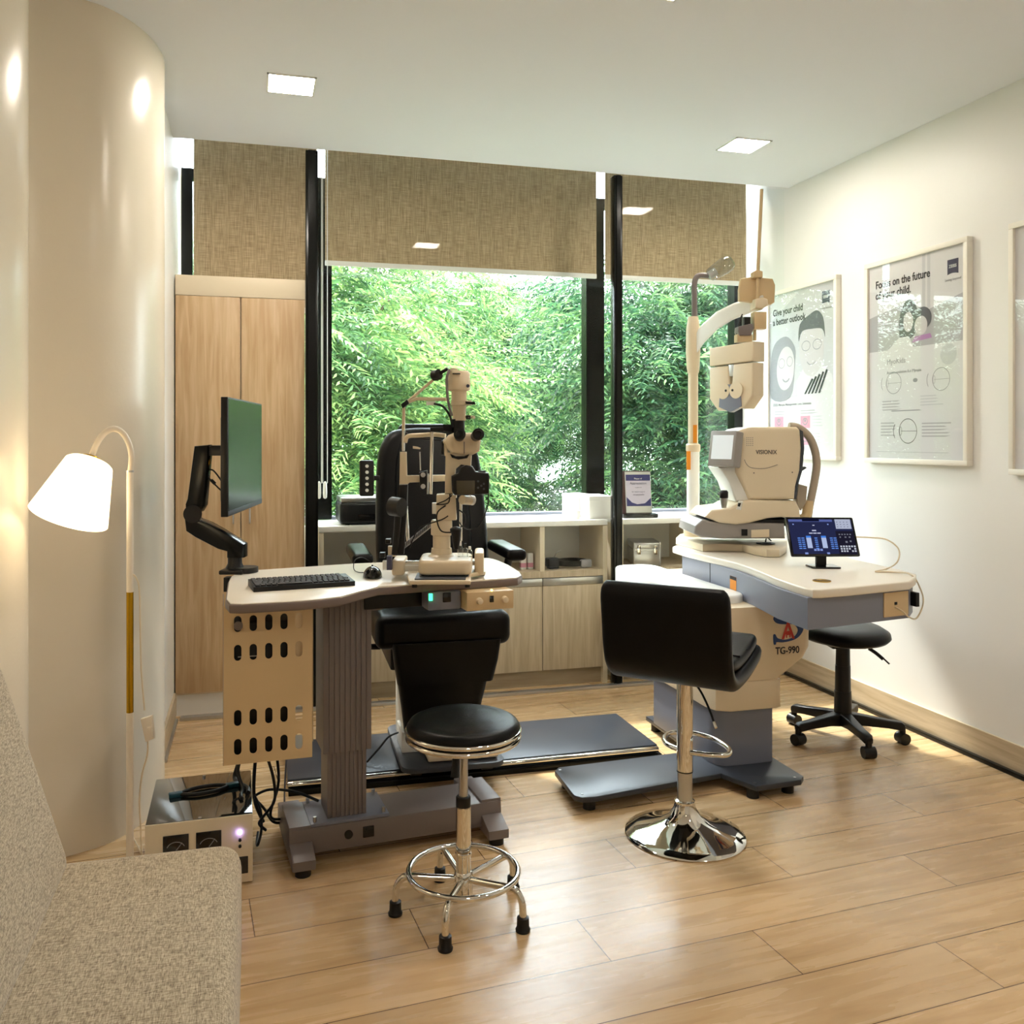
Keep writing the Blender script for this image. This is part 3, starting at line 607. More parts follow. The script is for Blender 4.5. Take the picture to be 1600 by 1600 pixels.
# screen plane runs from the near left edge to the far right edge
A = Vector(mL(356, 0, -.20)); B = Vector(mL(409, 0, .38)); A.z = B.z = 0; dv = (B-A); Lg = dv.length; ang = math.atan2(dv.y, dv.x); mo.rotation_euler = (0, 0, -TH+ang)
# own frame: local x along the width, -y is the viewing side
A2 = Matrix.Rotation(-ang, 3, 'Z') @ A; zb, zt = CH+(HY-808)/FL*2.75-1.06, CH+(HY-620)/FL*2.75-1.06
x0 = A2.x; y0 = A2.y
obj('bezel', box(NB(), x0, x0+Lg, y0, y0+.022, zb, zt, .002), M['black'], mo)
obj('screen', box(NB(), x0+.008, x0+Lg-.006, y0-.0008, y0+.002, zb+.018, zt-.006), M['screen'], mo, label='dark green-grey reflective screen')
obj('chin', box(NB(), x0+.004, x0+Lg-.002, y0-.0012, y0+.002, zb+.002, zb+.018, .0005), M['dgrey'], mo)
obj('rear_shell', prism(NB(), [(x0+.06, y0+.02), (x0+.10, y0+.045), (x0+Lg-.10, y0+.045), (x0+Lg-.06, y0+.02)], zb+.04, zt-.06, 'z', .004), M['black'], mo)
obj('mount_plate', box(NB(), x0+Lg/2-.05, x0+Lg/2+.05, y0+.045, y0+.055, (zb+zt)/2-.045, (zb+zt)/2+.06, .003), M['alu_black'], mo)
obj('mount_stub', cyl(NB(), (x0+Lg/2, y0+.05, .15+.06), (x0+Lg/2, y0+.075, .15+.06), .02), M['black'], mo)
cb = NB(); tube(cb, [L(325, 735, .0), L(333, 735, 0), L(345, 750, 0), L(353, 766, .02)], .0028, 8)
tube(cb, [L(323, 743, .0), L(331, 752, 0), L(343, 764, 0), L(353, 772, .02)], .0028, 8); tube(cb, [L(330, 750, .0), L(336, 756, 0)], .006, 8)
obj('monitor_cable', cb, M['black'], r)

# ================================================================== KEYBOARD AND MOUSE
p, q = atZ(396, 919, TZ+.012), atZ(555, 909, TZ+.012); d = q-p; dep = (atZ(398, 905, TZ+.02)-p).length
r = thing('keyboard', 'slim black computer keyboard on the left of the instrument table', 'keyboard', (p.x, p.y, TZ), math.atan2(d.y, d.x)); Wk = d.length
def wedge(bm, x0, x1, y0, y1, za, zb_, h0=0.0): 
    return prism(bm, [(y0, h0), (y1, h0), (y1, zb_), (y0, za)], x0, x1, 'x', .0012)
obj('case', wedge(NB(), 0, Wk, 0, .125, .014, .020), M['black'], r)
bm = NB(); random.seed(3)
for ri in range(6):
    y = .009+ri*.0188; x = .007; zk = .0145+.006*(y/.125)
    while x < Wk-.012:
        wd = .0150
        if ri == 0 and .07 < x < .10: wd = .105
        if ri in (1, 2, 3) and x < .01: wd = .02+.004*ri
        if x+wd > Wk-.006: break
        box(bm, x, x+wd-.0012, y, y+.0152, zk, zk+.004, .0012, 1); x += wd+.0012
obj('keycaps', bm, M['key'], r)
a = atZ(585, 905, TZ); r = thing('computer_mouse', 'glossy black wired mouse beside the keyboard', 'mouse', (a.x, a.y+.045, TZ), R(-6))
t = bmesh.new(); bmesh.ops.create_uvsphere(t, u_segments=28, v_segments=16, radius=1)
for v in t.verts: v.co = Vector((v.co.x*.031, v.co.y*.05, max(.002, .002+(v.co.z*.034 if v.co.z > 0 else 0)*(1-.15*v.co.y))))
obj('shell', merge(NB(), t), M['bgloss'], r, sharp=60)
obj('wheel', cyl(NB(), (-.003, .028, .029), (.003, .028, .029), .007), M['black'], r)
obj('cable', tube(NB(), [(0, .048, .012), (-.01, .07, .006), (-.045, .09, .003), (-.06, .13, .01), (-.055, .16, .035), (-.03, .18, .04), (.0, .19, .02)], .0016, 8), M['black'], r)
# papers and box at the left corner by the instrument
# ================================================================== SLIT LAMP
z0 = 2.80; loc, L = frame(695, z0, TZ); r = thing('slit_lamp', 'cream slit lamp microscope with binocular head standing on the instrument table', 'slit lamp', loc, -TH); sl = r
def ip(nm, px, d0, d1, m, bev=.002, par=None, lb=None): return obj(nm, iprism(NB(), L, px, d0, d1, bev), M[m], par or r, label=lb)
def tb(nm, pts, rad, m, par=None, k=1, r2=None, lb=None): return obj(nm, tube(NB(), [L(*p) for p in pts], rad, 12, k, r2=r2), M[m], par or r, label=lb)
zz = lambda v: L(0, v).z
# table plate
pb = obj('travel_plate', prism(NB(), [(-.10, -.165), (.085, -.165), (.085, -.02), (.13, .02), (.13, .09), (-.12, .09), (-.12, -.02)], .010, .022, 'z', .003), M['cream'], r)
obj('rubber_pad', box(NB(), -.085, .07, -.15, -.03, .022, .026, .001), M['dgrey'], pb)
for x, y in ((-.085, -.15), (.075, -.15), (-.10, .08), (.12, .08)): obj('foot', cyl(NB(), (x, y, 0), (x, y, .012), .008), M['black'], pb)
cbse = obj('carriage', prism(NB(), rrect(-.078, .088, -.115, .085, .03), .030, .075, 'z', .010, 3), M['cream'], r)
obj('carriage_skirt', prism(NB(), rrect(-.070, .078, -.105, .08, .02), .024, .034, 'z'), M['black'], r)
obj('axle', cyl(NB(), (-.15, .05, .045), (.12, .05, .045), .008), M['chrome'], r)
obj('rail_cover', box(NB(), .095, .125, .0, .13, .012, .085, .008), M['cream'], r); obj('rail_cover', box(NB(), -.17, -.13, -.0, .13, .012, .06, .006), M['cream'], r)
obj('cross_rail', box(NB(), -.16, -.07, .03, .075, .02, .04, .003), M['whitep'], r)
# joystick
tb('joystick', [(713, 858, -.09), (713, 845, -.09), (712, 825, -.09)], .008, 'black', k=1, r2=.017)
obj('joystick_cap', lathe(NB(), [(.017, zz(826)), (.018, zz(822)), (.010, zz(819)), (.001, zz(818))], seg=20, mtx=Matrix.Translation((L(712, 0, -.09).x, -.09, 0))), M['black'], r)
# column
X0 = 0.0
obj('column_base', lathe(NB(), [(.045, .074), (.034, .082), (.032, .10)], seg=32, mtx=Matrix.Translation((L(690, 0).x, 0, 0))), M['cream'], r)
obj('column', cyl(NB(), (L(690, 0).x, 0, .08), (L(690, 0).x, 0, zz(836)), .028), M['cream'], r)
obj('column_collar', lathe(NB(), [(.028, zz(837)), (.034, zz(835)), (.034, zz(815)), (.031, zz(812))], seg=32, mtx=Matrix.Translation((L(690, 0).x, 0, 0))), M['cream'], r)
ip('pillar', [(682, 773), (697, 772), (713, 774), (713, 813), (681, 815)], -.03, .03, 'cream', .004)
ip('swing_arm', [(696, 707), (737, 707), (736, 728), (720, 726), (712, 733), (708, 772), (695, 772)], -.02, .035, 'cream', .006)
tb('support_rod', [(720, 845, .03), (720, 783, .03)], .005, 'chrome')
ip('side_clamp', [(675, 786), (682, 786), (682, 803), (675, 803)], -.015, .015, 'whitep', .002)
obj('power_knob', cyl(NB(), L(722, 781, -.05), L(734, 782, -.02), .0145), M['cream'], r); obj('knob_cap', cyl(NB(), L(733, 781, -.02), L(739, 782, -.01), .0155), M['whitep'], r)
# microscope head
mh = obj('microscope_head', iprism(NB(), L, [(693, 690), (700, 680), (712, 675), (730, 676), (745, 676), (752, 682), (749, 705), (738, 711), (722, 711), (705, 708), (697, 700)], -.035, .055, .012, 3), M['cream'], r)
ip('head_seam', [(724.5, 690), (726, 690), (726, 709), (724.5, 709)], -.037, -.03, 'taupe', .0003, mh)
ip('tube_block', [(692, 687), (698, 683), (700, 715), (694, 712)], -.02, .04, 'cream', .004, mh)
obj('magnification_knob', cyl(NB(), L(690, 700, .0), L(694, 700, .0), .024), M['black'], mh)
for px, py in ((718, 682), (743, 682)):
    e = obj('eyepiece', lathe(NB(), [(.013, 0), (.0165, .008), (.0165, .05), (.0185, .056), (.0185, .068), (.012, .070), (.0115, .060), (.001, .058)], seg=28, mtx=Matrix.Translation(L(px, py, -.03)) @ Matrix.Rotation(R(8 if px > 730 else 2), 4, 'Z') @ Matrix.Rotation(R(84), 4, 'X')), M['black'], mh)
    q = L(px, py, -.03); obj('lens', lathe(NB(), [(.001, .0585), (.0112, .0595), (.001, .0605)], seg=20, mtx=Matrix.Translation(q) @ Matrix.Rotation(R(8 if px > 730 else 2), 4, 'Z') @ Matrix.Rotation(R(84), 4, 'X')), M['screen'], e) if False else None
ip('lower_bumper', [(703, 709), (712, 713), (725, 713), (734, 709), (730, 716), (716, 718), (706, 715)], -.03, .0, 'black', .002, mh)
# illumination tower
obj('tower_joint', cyl(NB(), L(716, 676, .02), L(716, 655, .02), .021), M['black'], r)
tw = obj('illumination_tower', lathe(NB(), [(.022, zz(657)), (.022, zz(640)), (.024, zz(636)), (.025, zz(611)), (.0355, zz(609)), (.037, zz(600)), (.034, zz(582)), (.030, zz(579)), (.001, zz(578))], seg=36, mtx=Matrix.Translation((L(717, 0).x, .02, 0))), M['cream'], r)
obj('filter_disc', lathe(NB(), [(.001, zz(634)), (.034, zz(633)), (.034, zz(626)), (.001, zz(625))], seg=36, mtx=Matrix.Translation((L(721, 0).x, .01, 0))), M['cream'], tw)
obj('filter_lever', iprism(NB(), L, [(727, 627), (742, 628), (743, 632), (728, 631)], -.035, -.01, .002), M['black'], tw)
tb('aperture_lever', [(728, 651, 0), (741, 652, -.02)], .005, 'cream', tw); tb('lever_tip', [(729, 652, -.012), (735, 652, -.018)], .0065, 'black', tw)
obj('top_cap', iprism(NB(), L, [(702, 576), (709, 574), (715, 576), (715, 581), (702, 581)], -.0, .035, .003), M['cream'], tw)
obj('vent_slot', iprism(NB(), L, [(707, 583), (719, 583), (719, 584.5), (707, 584.5)], -.020, -.0, .0002), M['black'], tw)
ob = obj('maker_badge', cyl(NB(), L(731, 603, -.018), L(731, 603, -.010), .0055, seg=16), M['logo'], tw)
ip('swing_block', [(692, 663), (706, 663), (706, 675), (692, 673)], .0, .03, 'black'); ip('slide_bar', [(672, 668), (694, 667), (694, 674), (672, 674)], .01, .03, 'black')
# headrest frame
hx = obj('headrest_frame', iprism(NB(), L, [(625, 706), (635, 706), (636, 743), (696, 742), (696, 752), (640, 754), (636, 757), (624, 757)], .10, .115, .002), M['cream'], r)
tb('frame_post', [(630, 705, .107), (631, 640, .107)], .0055, 'chrome', hx); tb('frame_post', [(638, 850, .107), (632, 757, .107)], .006, 'chrome', hx)
ip('lower_post', [(624, 757), (637, 757), (636, 790), (631, 866), (621, 866)], .0, .02, 'black', .002)
tb('forehead_band', [(633, 691, .107), (637, 682, .10), (655, 680, .09), (680, 679, .08), (696, 681, .07)], .0075, 'cream', hx, k=4)
tb('headrest_strap', [(632, 676, .13), (650, 684, .14), (690, 688, .14)], .004, 'black', hx, k=4)
cr_ = obj('chin_rest', iprism(NB(), L, [(655, 738), (667, 735), (668, 766), (656, 764)], .07, .10, .002), M['black'], r)
for y in (742, 760): obj('screw', cyl(NB(), L(661, y, .065), L(661, y, .072), .008), M['steel'], cr_)
tb('fixation_stalk', [(657, 735, .09), (656, 706, .09)], .002, 'steel', cr_); ip('fixation_tip', [(645, 697), (652, 698), (657, 700), (656, 702), (645, 701)], .085, .095, 'cream', .001, cr_)
tb('guide_rod', [(673, 772, .04), (675, 675, .04)], .0055, 'chrome'); tb('guide_rod', [(668, 772, .05), (669, 740, .05)], .003, 'steel')
# lamp arm over the top
am = tb('lamp_arm', [(632, 632, .06), (681, 590, .04)], .005, 'cream'); obj('arm_joint', cyl(NB(), L(678, 587, .035), L(686, 585, .02), .017), M['black'], am)
tb('arm_end', [(686, 584, .03), (700, 576, .02)], .006, 'black', am); obj('elbow_joint', iprism(NB(), L, [(626, 632), (636, 624), (639, 630), (629, 638)], .045, .075, .002), M['black'], am)
tb('lower_arm', [(631, 636, .06), (631, 650, .08), (630, 672, .10)], .005, 'cream', am); tb('cross_arm', [(638, 628, .06), (650, 623, .05), (700, 624, .03)], .006, 'cream', am)
ip('arm_clip', [(666, 627), (680, 627), (680, 633), (666, 633)], .04, .06, 'whitep', .002, am)
tb('lamp_cable', [(679, 631, .03), (692, 635, .0), (703, 650, -.02), (707, 668, -.02)], .004, 'black', k=5)
tb('lamp_cable', [(702, 578, .0), (698, 592, -.01), (700, 625, -.02), (706, 650, -.02)], .0045, 'taupe', k=5)
# calibration drum, ruler arm
obj('calibration_drum', cyl(NB(), L(612, 791, -.03), L(628, 793, -.05), .030), M['black'], r); tb('drum_bracket', [(617, 800, -.02), (615, 860, -.0)], .002, 'black')
tb('drum_post', [(622, 806, -.02), (617, 866, .0)], .011, 'black')
ru = tb('graduated_arm', [(628, 856, .02), (673, 820, .03)], .0075, 'inkgrey', lb='grey arm with fine ruler marks'); bm = NB()
for i in range(14):
    t = i/14; p = Vector(L(630+43*t, 854-35*t, .02)); box(bm, p.x-.0006, p.x+.0006, p.y-.009, p.y+.002, p.z-.006, p.z+.006)
obj('ruler_marks', bm, M['black'], ru)
for px, py, w_, h_, m, d in ((604, 884, 13, 14, 'whitep', -.02), (612, 862, 12, 16, 'cream', .02), (608, 880, 8, 22, 'logo', -.03), (597, 868, 8, 8, 'black', .0), (606, 846, 8, 7, 'black', .02)):
    ip('clamp_block', [(px-w_/2, py-h_/2), (px+w_/2, py-h_/2), (px+w_/2, py+h_/2), (px-w_/2, py+h_/2)], d, d+.03, m, .003)
tb('signal_cable', [(696, 790, -.04), (684, 800, -.05), (683, 815, -.05), (690, 830, -.05), (705, 832, -.05)], .0022, 'black', k=5)
tb('signal_cable', [(716, 796, -.04), (726, 805, -.04), (724, 820, -.04), (714, 826, -.05)], .0022, 'black', k=5)
tb('signal_cable', [(700, 806, -.04), (690, 812, -.04), (655, 826, .0), (640, 856, .02)], .002, 'black', k=5)
tb('signal_cable', [(703, 772, -.05), (700, 786, -.045), (682, 788, -.04), (696, 782, -.05), (706, 774, -.055)], .002, 'black', k=5)
# camera fixed behind the beam splitter
cl, cL = frame(733, 2.72, TZ); c = thing('digital_camera', 'black digital camera with rear screen mounted on the slit lamp', 'camera', cl, -TH)
obj('body', iprism(NB(), cL, [(705, 744), (716, 739), (720, 730), (728, 727), (738, 729), (743, 737), (763, 739), (765, 745), (764, 772), (710, 774), (706, 768)], 0, .05, .006, 3), M['black'], c)
obj('rear_screen', iprism(NB(), cL, [(713, 751), (742, 751), (742, 772), (714, 772)], -.003, .001, .0008), mat('camera_lcd', rgb(74, 70, 58), .2), c)
for px, py in ((747, 752), (756, 756), (747, 762), (756, 764), (752, 759)): obj('button', cyl(NB(), cL(px, py, -.002), cL(px, py, .002), .0035, seg=12), M['dgrey'], c)
obj('mode_dial', cyl(NB(), cL(753, 739, .025), cL(753, 735, .025), .012), M['dgrey'], c)
obj('mount_tube', cyl(NB(), cL(728, 755, .048), cL(722, 750, .11), .024), M['cream'], c, label='cream mounting tube')
obj('strap', tube(NB(), [cL(763, 772, .02), cL(762, 790, .04), cL(755, 810, .06), (cL(745, 824, .06)), cL(728, 826, .05), cL(716, 812, .05), cL(713, 778, .03)], .0018, 8), M['black'], c)
# little bottles
for px, py, h, lb, cap in ((719, 862, .045, 'tallest clear dropper bottle on the slit lamp base', 'whitep'), (727, 862, .038, 'clear bottle with black cap on the slit lamp base', 'black'), (734, 866, .03, 'shortest clear dropper bottle beside the cream rail cover', 'whitep')):
    bl_, _ = frame(px, 2.78, TZ+.075); b_ = thing('dropper_bottle', lb, 'bottle', bl_, 0, 'dropper bottles')
    obj('bottle', lathe(NB(), [(.001, 0), (.0085, 0), (.009, h*.6), (.004, h*.75), (.004, h*.8)], seg=18), M['clear'], b_); obj('cap', cyl(NB(), (0, 0, h*.78), (0, 0, h*1.1), .005, .004), M[cap], b_)

# ================================================================== POWER CONDITIONER AND CABLES
r = thing('power_conditioner', 'low cream power conditioner box with dark glossy top on the floor by the lamp', 'power conditioner', (-.155, 2.83, 0), R(1)); hw, hd, hh = .148, .175, .20
obj('case', box(NB(), -hw, hw, -hd+.003, hd, .004, hh-.002, .002), M['grey'], r, label='grey side casing')
fp = obj('front_panel', box(NB(), -hw, hw, -hd-.004, -hd+.003, .004, hh, .002), M['creamlam'], r)
obj('top_plate', box(NB(), -hw+.001, hw-.001, -hd+.004, hd, hh-.002, hh, .001), M['smoke'], r, label='dark glossy top')
for x in (-.065, .025):
    g = obj('meter', box(NB(), x-.035, x+.035, -hd-.007, -hd-.003, .115, .165, .001), M['bgloss'], fp)
    bm = annul(NB(), x, .125, .026, .022, .002, -hd-.0075, 16, 20, 160); prism(bm, [(x, .122), (x+.002, .122), (x+.018, .142), (x+.0165, .143)], -hd-.0078, -hd-.0073, 'y'); obj('meter_scale', bm, M['inkgrey'], g)
obj('indicator_light', lathe(NB(), [(.001, -.012), (.004, -.011), (.006, -.006), (.006, 0)], seg=20, mtx=Matrix.Translation((.112, -hd-.003, .152)) @ Matrix.Rotation(R(-90), 4, 'X')), M['led_violet'], fp)
for z in (.13, .112): obj('button', cyl(NB(), (.112, -hd-.010, z), (.112, -hd, z), .0045, seg=14), M['black'], fp)
obj('socket', box(NB(), .095, .135, -hd-.006, -hd, .03, .08, .002), M['bgloss'], fp)
sc = bm = NB()
for x, y in ((0, -hd+.012), (0, hd-.012)): obj('top_screw', cyl(NB(), (x, y, hh-.001), (x, y, hh+.002), .005, seg=12), M['steel'], r)
f = loc_of(r)
r = thing('teal_pliers', 'black and teal forceps-like cable clip lying on the dark glossy box', 'tool', (-.15, 2.86, .20), R(12))
obj('arm', tube(NB(), [(-.075, 0, .007), (-.03, .022, .007), (.03, .022, .007), (.075, .0, .007)], .006, 10), M['black'], r); obj('arm', tube(NB(), [(-.075, -.002, .007), (-.03, -.026, .007), (.03, -.026, .007), (.075, -.002, .007)], .006, 10), M['black'], r)
obj('tip', box(NB(), -.105, -.065, -.010, .010, 0, .014, .003), M['teal'], r, label='teal end'); obj('tip', box(NB(), .065, .105, -.010, .010, 0, .014, .003), M['teal'], r, label='teal end')
def cable(lb, pts, rad=.004, m='black', g='loose black cables under the table'): return tag(obj('power_cable', tube(NB(), pts, rad, 8, 6), M[m]), lb, 'cable', g)
cable('thick black cable bundle dropping from the computer onto the glossy box', [(-.02, 2.86, .40), (-.03, 2.87, .32), (-.05, 2.86, .26), (-.035, 2.82, .215), (-.04, 2.79, .206), (-.035, 2.76, .206)], .006)
cable('black cable looping down just left of the column, nearest the box', [(.03, 2.70, .37), (.055, 2.72, .28), (.06, 2.74, .20), (.03, 2.78, .14), (.015, 2.82, .10), (.035, 2.86, .06)], .0045)
cable('black cable running from the cream box across to the column foot', [(0, 2.94, .14), (.05, 2.93, .16), (.13, 2.90, .155), (.20, 2.86, .135)], .0045)
cable('black cable curving low from the box to the left foot of the table', [(0, 2.97, .12), (.03, 2.96, .09), (.06, 2.94, .05), (.10, 2.955, .04), (.12, 2.98, .05)], .0045)
cable('looped black cable hanging beside the box, leftmost of the loops', [(0, 2.90, .16), (.02, 2.87, .12), (.022, 2.82, .08), (.012, 2.79, .05), (.008, 2.84, .03), (.012, 2.92, .03)], .004)
cable('black cable lying across the back of the glossy box top', [(-.03, 2.90, .38), (-.045, 2.93, .27), (-.06, 2.93, .215), (-.05, 2.89, .207), (-.02, 2.84, .207), (-.018, 2.80, .207)], .007)
cable('black cable dropping straight behind the glossy box', [(.02, 2.95, .38), (.005, 3.0, .25), (.0, 3.03, .10), (.03, 3.04, .01)], .006)
cable('black cable sagging between the holder and the left table foot', [(.06, 2.80, .37), (.075, 2.84, .22), (.05, 2.88, .10), (.08, 2.93, .06), (.115, 2.96, .06)], .0045)
cable('thin grey cable hanging beside the holder down to the floor', [(.10, 3.0, .36), (.105, 3.02, .25), (.10, 3.04, .12), (.10, 3.08, .004)], .003, 'grey')

# ================================================================== EXAM CHAIR AND ITS PLATFORM
r = thing('sliding_platform', 'long low dark platform with chrome rail under the exam chair', 'platform', (.86, 3.49, 0), 0)
obj('deck', box(NB(), -.74, .74, -.19, .23, .012, .045, .003), M['plate'], r); obj('rail', cyl(NB(), (-.74, -.215, .036), (.73, -.215, .036), .011), M['chrome'], r)
obj('rail_bracket', box(NB(), -.74, .74, -.235, -.19, .0, .022, .002), M['alu_black'], r); obj('underframe', box(NB(), -.72, .72, -.18, .21, 0, .014), M['black'], r)
r = thing('exam_chair', 'black leather reclining exam chair with armrests standing on the sliding platform', 'exam chair', (.70, 3.42, .045), R(-2)); f = loc_of(r); b0 = .045
obj('base_plate', prism(NB(), rrect(-.17, .22, -.27, .25, .05), .03, .05, 'z', .003), M['dgrey'], r)
bm = NB()
for x in (-.11, .16):
    for y in (-.2, .2): obj('roller', cyl(NB(), (x-.02, y, .016), (x+.02, y, .016), .016), M['black'], r)
obj('pedestal', prism(NB(), rrect(-.14, .16, -.07, .2, .03), .05, .40, 'z', .006), M['whitep'], r, label='white pedestal housing')
obj('pedestal_skirt', prism(NB(), [(-.15, -.10), (.03, -.10), (.03, .05), (-.15, .05)], .05, .13, 'z', .004), M['whitep'], r)
fr_ = obj('foot_rest', box(NB(), -.07, .20, -.235, -.12, .055, .08, .008), M['cream'], r, label='cream foot plate'); obj('tread', box(NB(), -.055, .185, -.225, -.135, .08, .084, .001), M['black'], fr_)
# leg rest, tapering and tucked under
def pad(secs, bev=0):      # stacked rounded sections: (cx, cy, half width, half depth, z)
    rings = []
    for cx, cy, hw_, hd_, z in secs:
        rr_ = min(hw_, hd_)*.7; rings.append([Vector((p[0]+cx, p[1]+cy, z)) for p in rrect(-hw_, hw_, -hd_, hd_, rr_, 6)])
    return loft(NB(), rings)
zt = .53-b0
obj('leg_rest', pad([(0, -.10, .03, .012, zt-.38), (0, -.10, .14, .03, zt-.36), (0, -.12, .155, .035, zt-.25), (0, -.16, .18, .04, zt-.1), (0, -.19, .195, .045, zt), (0, -.19, .195, .04, zt+.03)]), M['leather'], r)
obj('leg_flap', pad([(0, -.195, .175, .012, zt-.145), (0, -.205, .18, .035, zt-.14), (0, -.225, .195, .035, zt-.06), (0, -.235, .205, .03, zt+.02)]), M['leather'], r)
sb = obj('seat', box(NB(), -.265, .245, -.255, .26, zt-.005, zt+.12, .035, 5), M['leather'], r)
obj('seat_pan', box(NB(), -.20, .20, -.15, .24, .38, zt+.0, .01), M['black'], r)
def recl(z): return .20+(z-.60)*.28
# backrest: broad shell with rounded shoulders
out = [(-.235, .62), (.235, .62)]; 
sil = [(.235, .60), (.24, .80), (.235, 1.0), (.225, 1.15), (.205, 1.23), (.16, 1.285), (.08, 1.30), (0, 1.302), (-.08, 1.30), (-.16, 1.285), (-.205, 1.23), (-.225, 1.15), (-.235, 1.0), (-.24, .80), (-.235, .60)]
t = Matrix.Translation((.03, .22, 0)) @ Matrix(((1, 0, 0, 0), (0, 1, .28, -.17), (0, 0, 1, 0), (0, 0, 0, 1)))
obj('backrest', prism(NB(), [(p.x, p.y) for p in spline([(a_, b_, 0) for a_, b_ in sil], 4)], -.05, .06, 'y', .035, 5, mtx=t), M['leather'], r)
obj('back_cushion', prism(NB(), [(p.x, p.y) for p in spline([(a_*.68, .62+(b_-.6)*.93, 0) for a_, b_ in sil], 4)], -.075, -.02, 'y', .03, 5, mtx=t), M['leather'], r)
obj('headrest', box(NB(), -.10, .13, .40, .47, 1.20, 1.32, .03, 4), M['leather'], r)
for sx_, x in ((-1, -.30), (1, .30)):
    ar = obj('armrest', box(NB(), x-.04, x+.04, -.13, .24, .775, .82, .018, 4), M['leather'], r)
    obj('arm_support', tube(NB(), [(x, .0, .78), (x, .05, .72), (x-.03*sx_, .12, .58), (x-.06*sx_, .16, .52)], .016, 10), M['black'], ar)
obj('release_lever', tube(NB(), [(-.24, -.15, zt-.01), (-.29, -.17, zt+.0), (-.315, -.18, zt+.045), (-.325, -.18, zt+.09)], .012, 10, r2=.006), M['black'], r)
obj('control_bracket', box(NB(), -.27, -.20, .222, .232, 1.08, 1.10, .002), M['black'], r)
hc = obj('hand_control', box(NB(), -.285, -.225, .21, .235, 1.015, 1.165, .008), M['black'], r, label='black keypad with five light buttons')
for i in range(5): obj('button', cyl(NB(), (-.255, .205, 1.04+i*.025), (-.255, .212, 1.04+i*.025), .007, seg=16), M['whitep'], hc)
obj('power_lead', tube(NB(), [(-.14, .0, .10), (-.19, -.02, .09), (-.23, -.05, .06), (-.28, -.06, .012)], .004, 8), M['black'], r)
# ================================================================== ROUND CHROME STOOL
r = thing('round_stool', 'round black padded stool with chrome foot ring in front of the instrument table', 'stool', cw((724-CX)/FL*2.41, 2.41, 0), -TH)
sz = .512
obj('seat', lathe(NB(), [(.001, sz-.03), (.145, sz-.03), (.155, sz-.018), (.156, sz), (.148, sz+.012), (.135, sz+.018), (.128, sz+.0165), (.11, sz+.023), (.06, sz+.027), (.001, sz+.028)], seg=64), M['leather'], r)
bm = NB(); cir = lambda R_, z, n=48, c=(0, 0): [Vector((c[0]+R_*math.cos(2*math.pi*i/n), c[1]+R_*math.sin(2*math.pi*i/n), z)) for i in range(n)]
obj('seat_rim', tube(NB(), cir(.1545, sz-.012), .0065, 10, 1, True), M['chrome'], r); obj('seat_rim', tube(NB(), cir(.152, sz-.030), .0075, 10, 1, True), M['chrome'], r)
obj('seat_plate', cyl(NB(), (0, 0, sz-.045), (0, 0, sz-.03), .11), M['black'], r)
obj('gas_lift', cyl(NB(), (0, 0, .29), (0, 0, sz-.04), .0125), M['steel'], r); obj('lift_collar', lathe(NB(), [(.0145, .285), (.0205, .287), (.0205, .315), (.018, .318), (.013, .318)], seg=28), M['black'], r)
obj('height_lever', tube(NB(), [(-.01, 0, .455), (-.018, -.02, .44), (-.02, -.035, .41), (-.022, -.045, .385)], .009, 10, r2=.012), M['black'], r)
obj('outer_tube', lathe(NB(), [(.018, .05), (.0205, .05), (.0205, .155), (.0225, .157), (.0225, .163), (.0205, .165), (.0205, .29), (.015, .291)], seg=32), M['chrome'], r)
obj('hub', lathe(NB(), [(.018, .04), (.026, .04), (.026, .105), (.021, .112)], seg=32), M['chrome'], r)
obj('foot_ring', tube(NB(), cir(.150, .112), .0085, 12, 1, True), M['chrome'], r)
for k in range(5):
    a = R(-103+72*k); d = Vector((math.cos(a), math.sin(a), 0)); P = lambda q, z: d*q+Vector((0, 0, z))
    lg = obj('leg', tube(NB(), [P(.02, .092), P(.08, .097), P(.145, .103), P(.168, .098), P(.183, .075), P(.186, .045), P(.186, .025)], .0095, 12, 5), M['chrome'], r)
    obj('rubber_foot', lathe(NB(), [(.001, 0), (.019, 0), (.020, .006), (.0165, .012), (.0160, .036), (.011, .038)], P(.186, 0), 24), M['black'], lg)
# ================================================================== CHROME BAR STOOL
r = thing('bar_stool', 'black leather bar stool with low back and chrome trumpet base at the refraction table', 'stool', cw((1070-CX)/FL*2.88, 2.88, 0), -TH-R(30))
obj('base', lathe(NB(), [(.001, .0), (.193, .0), (.195, .003), (.193, .006), (.16, .014), (.12, .026), (.08, .043), (.05, .065), (.036, .09), (.033, .105), (.001, .105)], seg=72), M['chrome'], r, sharp=50)
obj('base_collar', lathe(NB(), [(.030, .10), (.033, .103), (.033, .112), (.026, .116)], seg=32), M['chrome'], r)
obj('lower_tube', cyl(NB(), (0, 0, .105), (0, 0, .21), .0245), M['steel'], r); obj('pole', cyl(NB(), (0, 0, .21), (0, 0, .53), .0262), M['chrome'], r); obj('pole_seam', cyl(NB(), (0, 0, .207), (0, 0, .211), .0266), M['black'], r)
ZF = .275; obj('foot_rest', tube(NB(), [(-.022, .0, ZF), (-.07, .03, ZF), (-.10, .09, ZF), (-.09, .15, ZF), (-.03, .18, ZF), (.05, .16, ZF), (.12, .09, ZF), (.13, .03, ZF), (.08, .0, ZF), (.022, -.01, ZF)], .0085, 10, 5), M['chrome'], r)
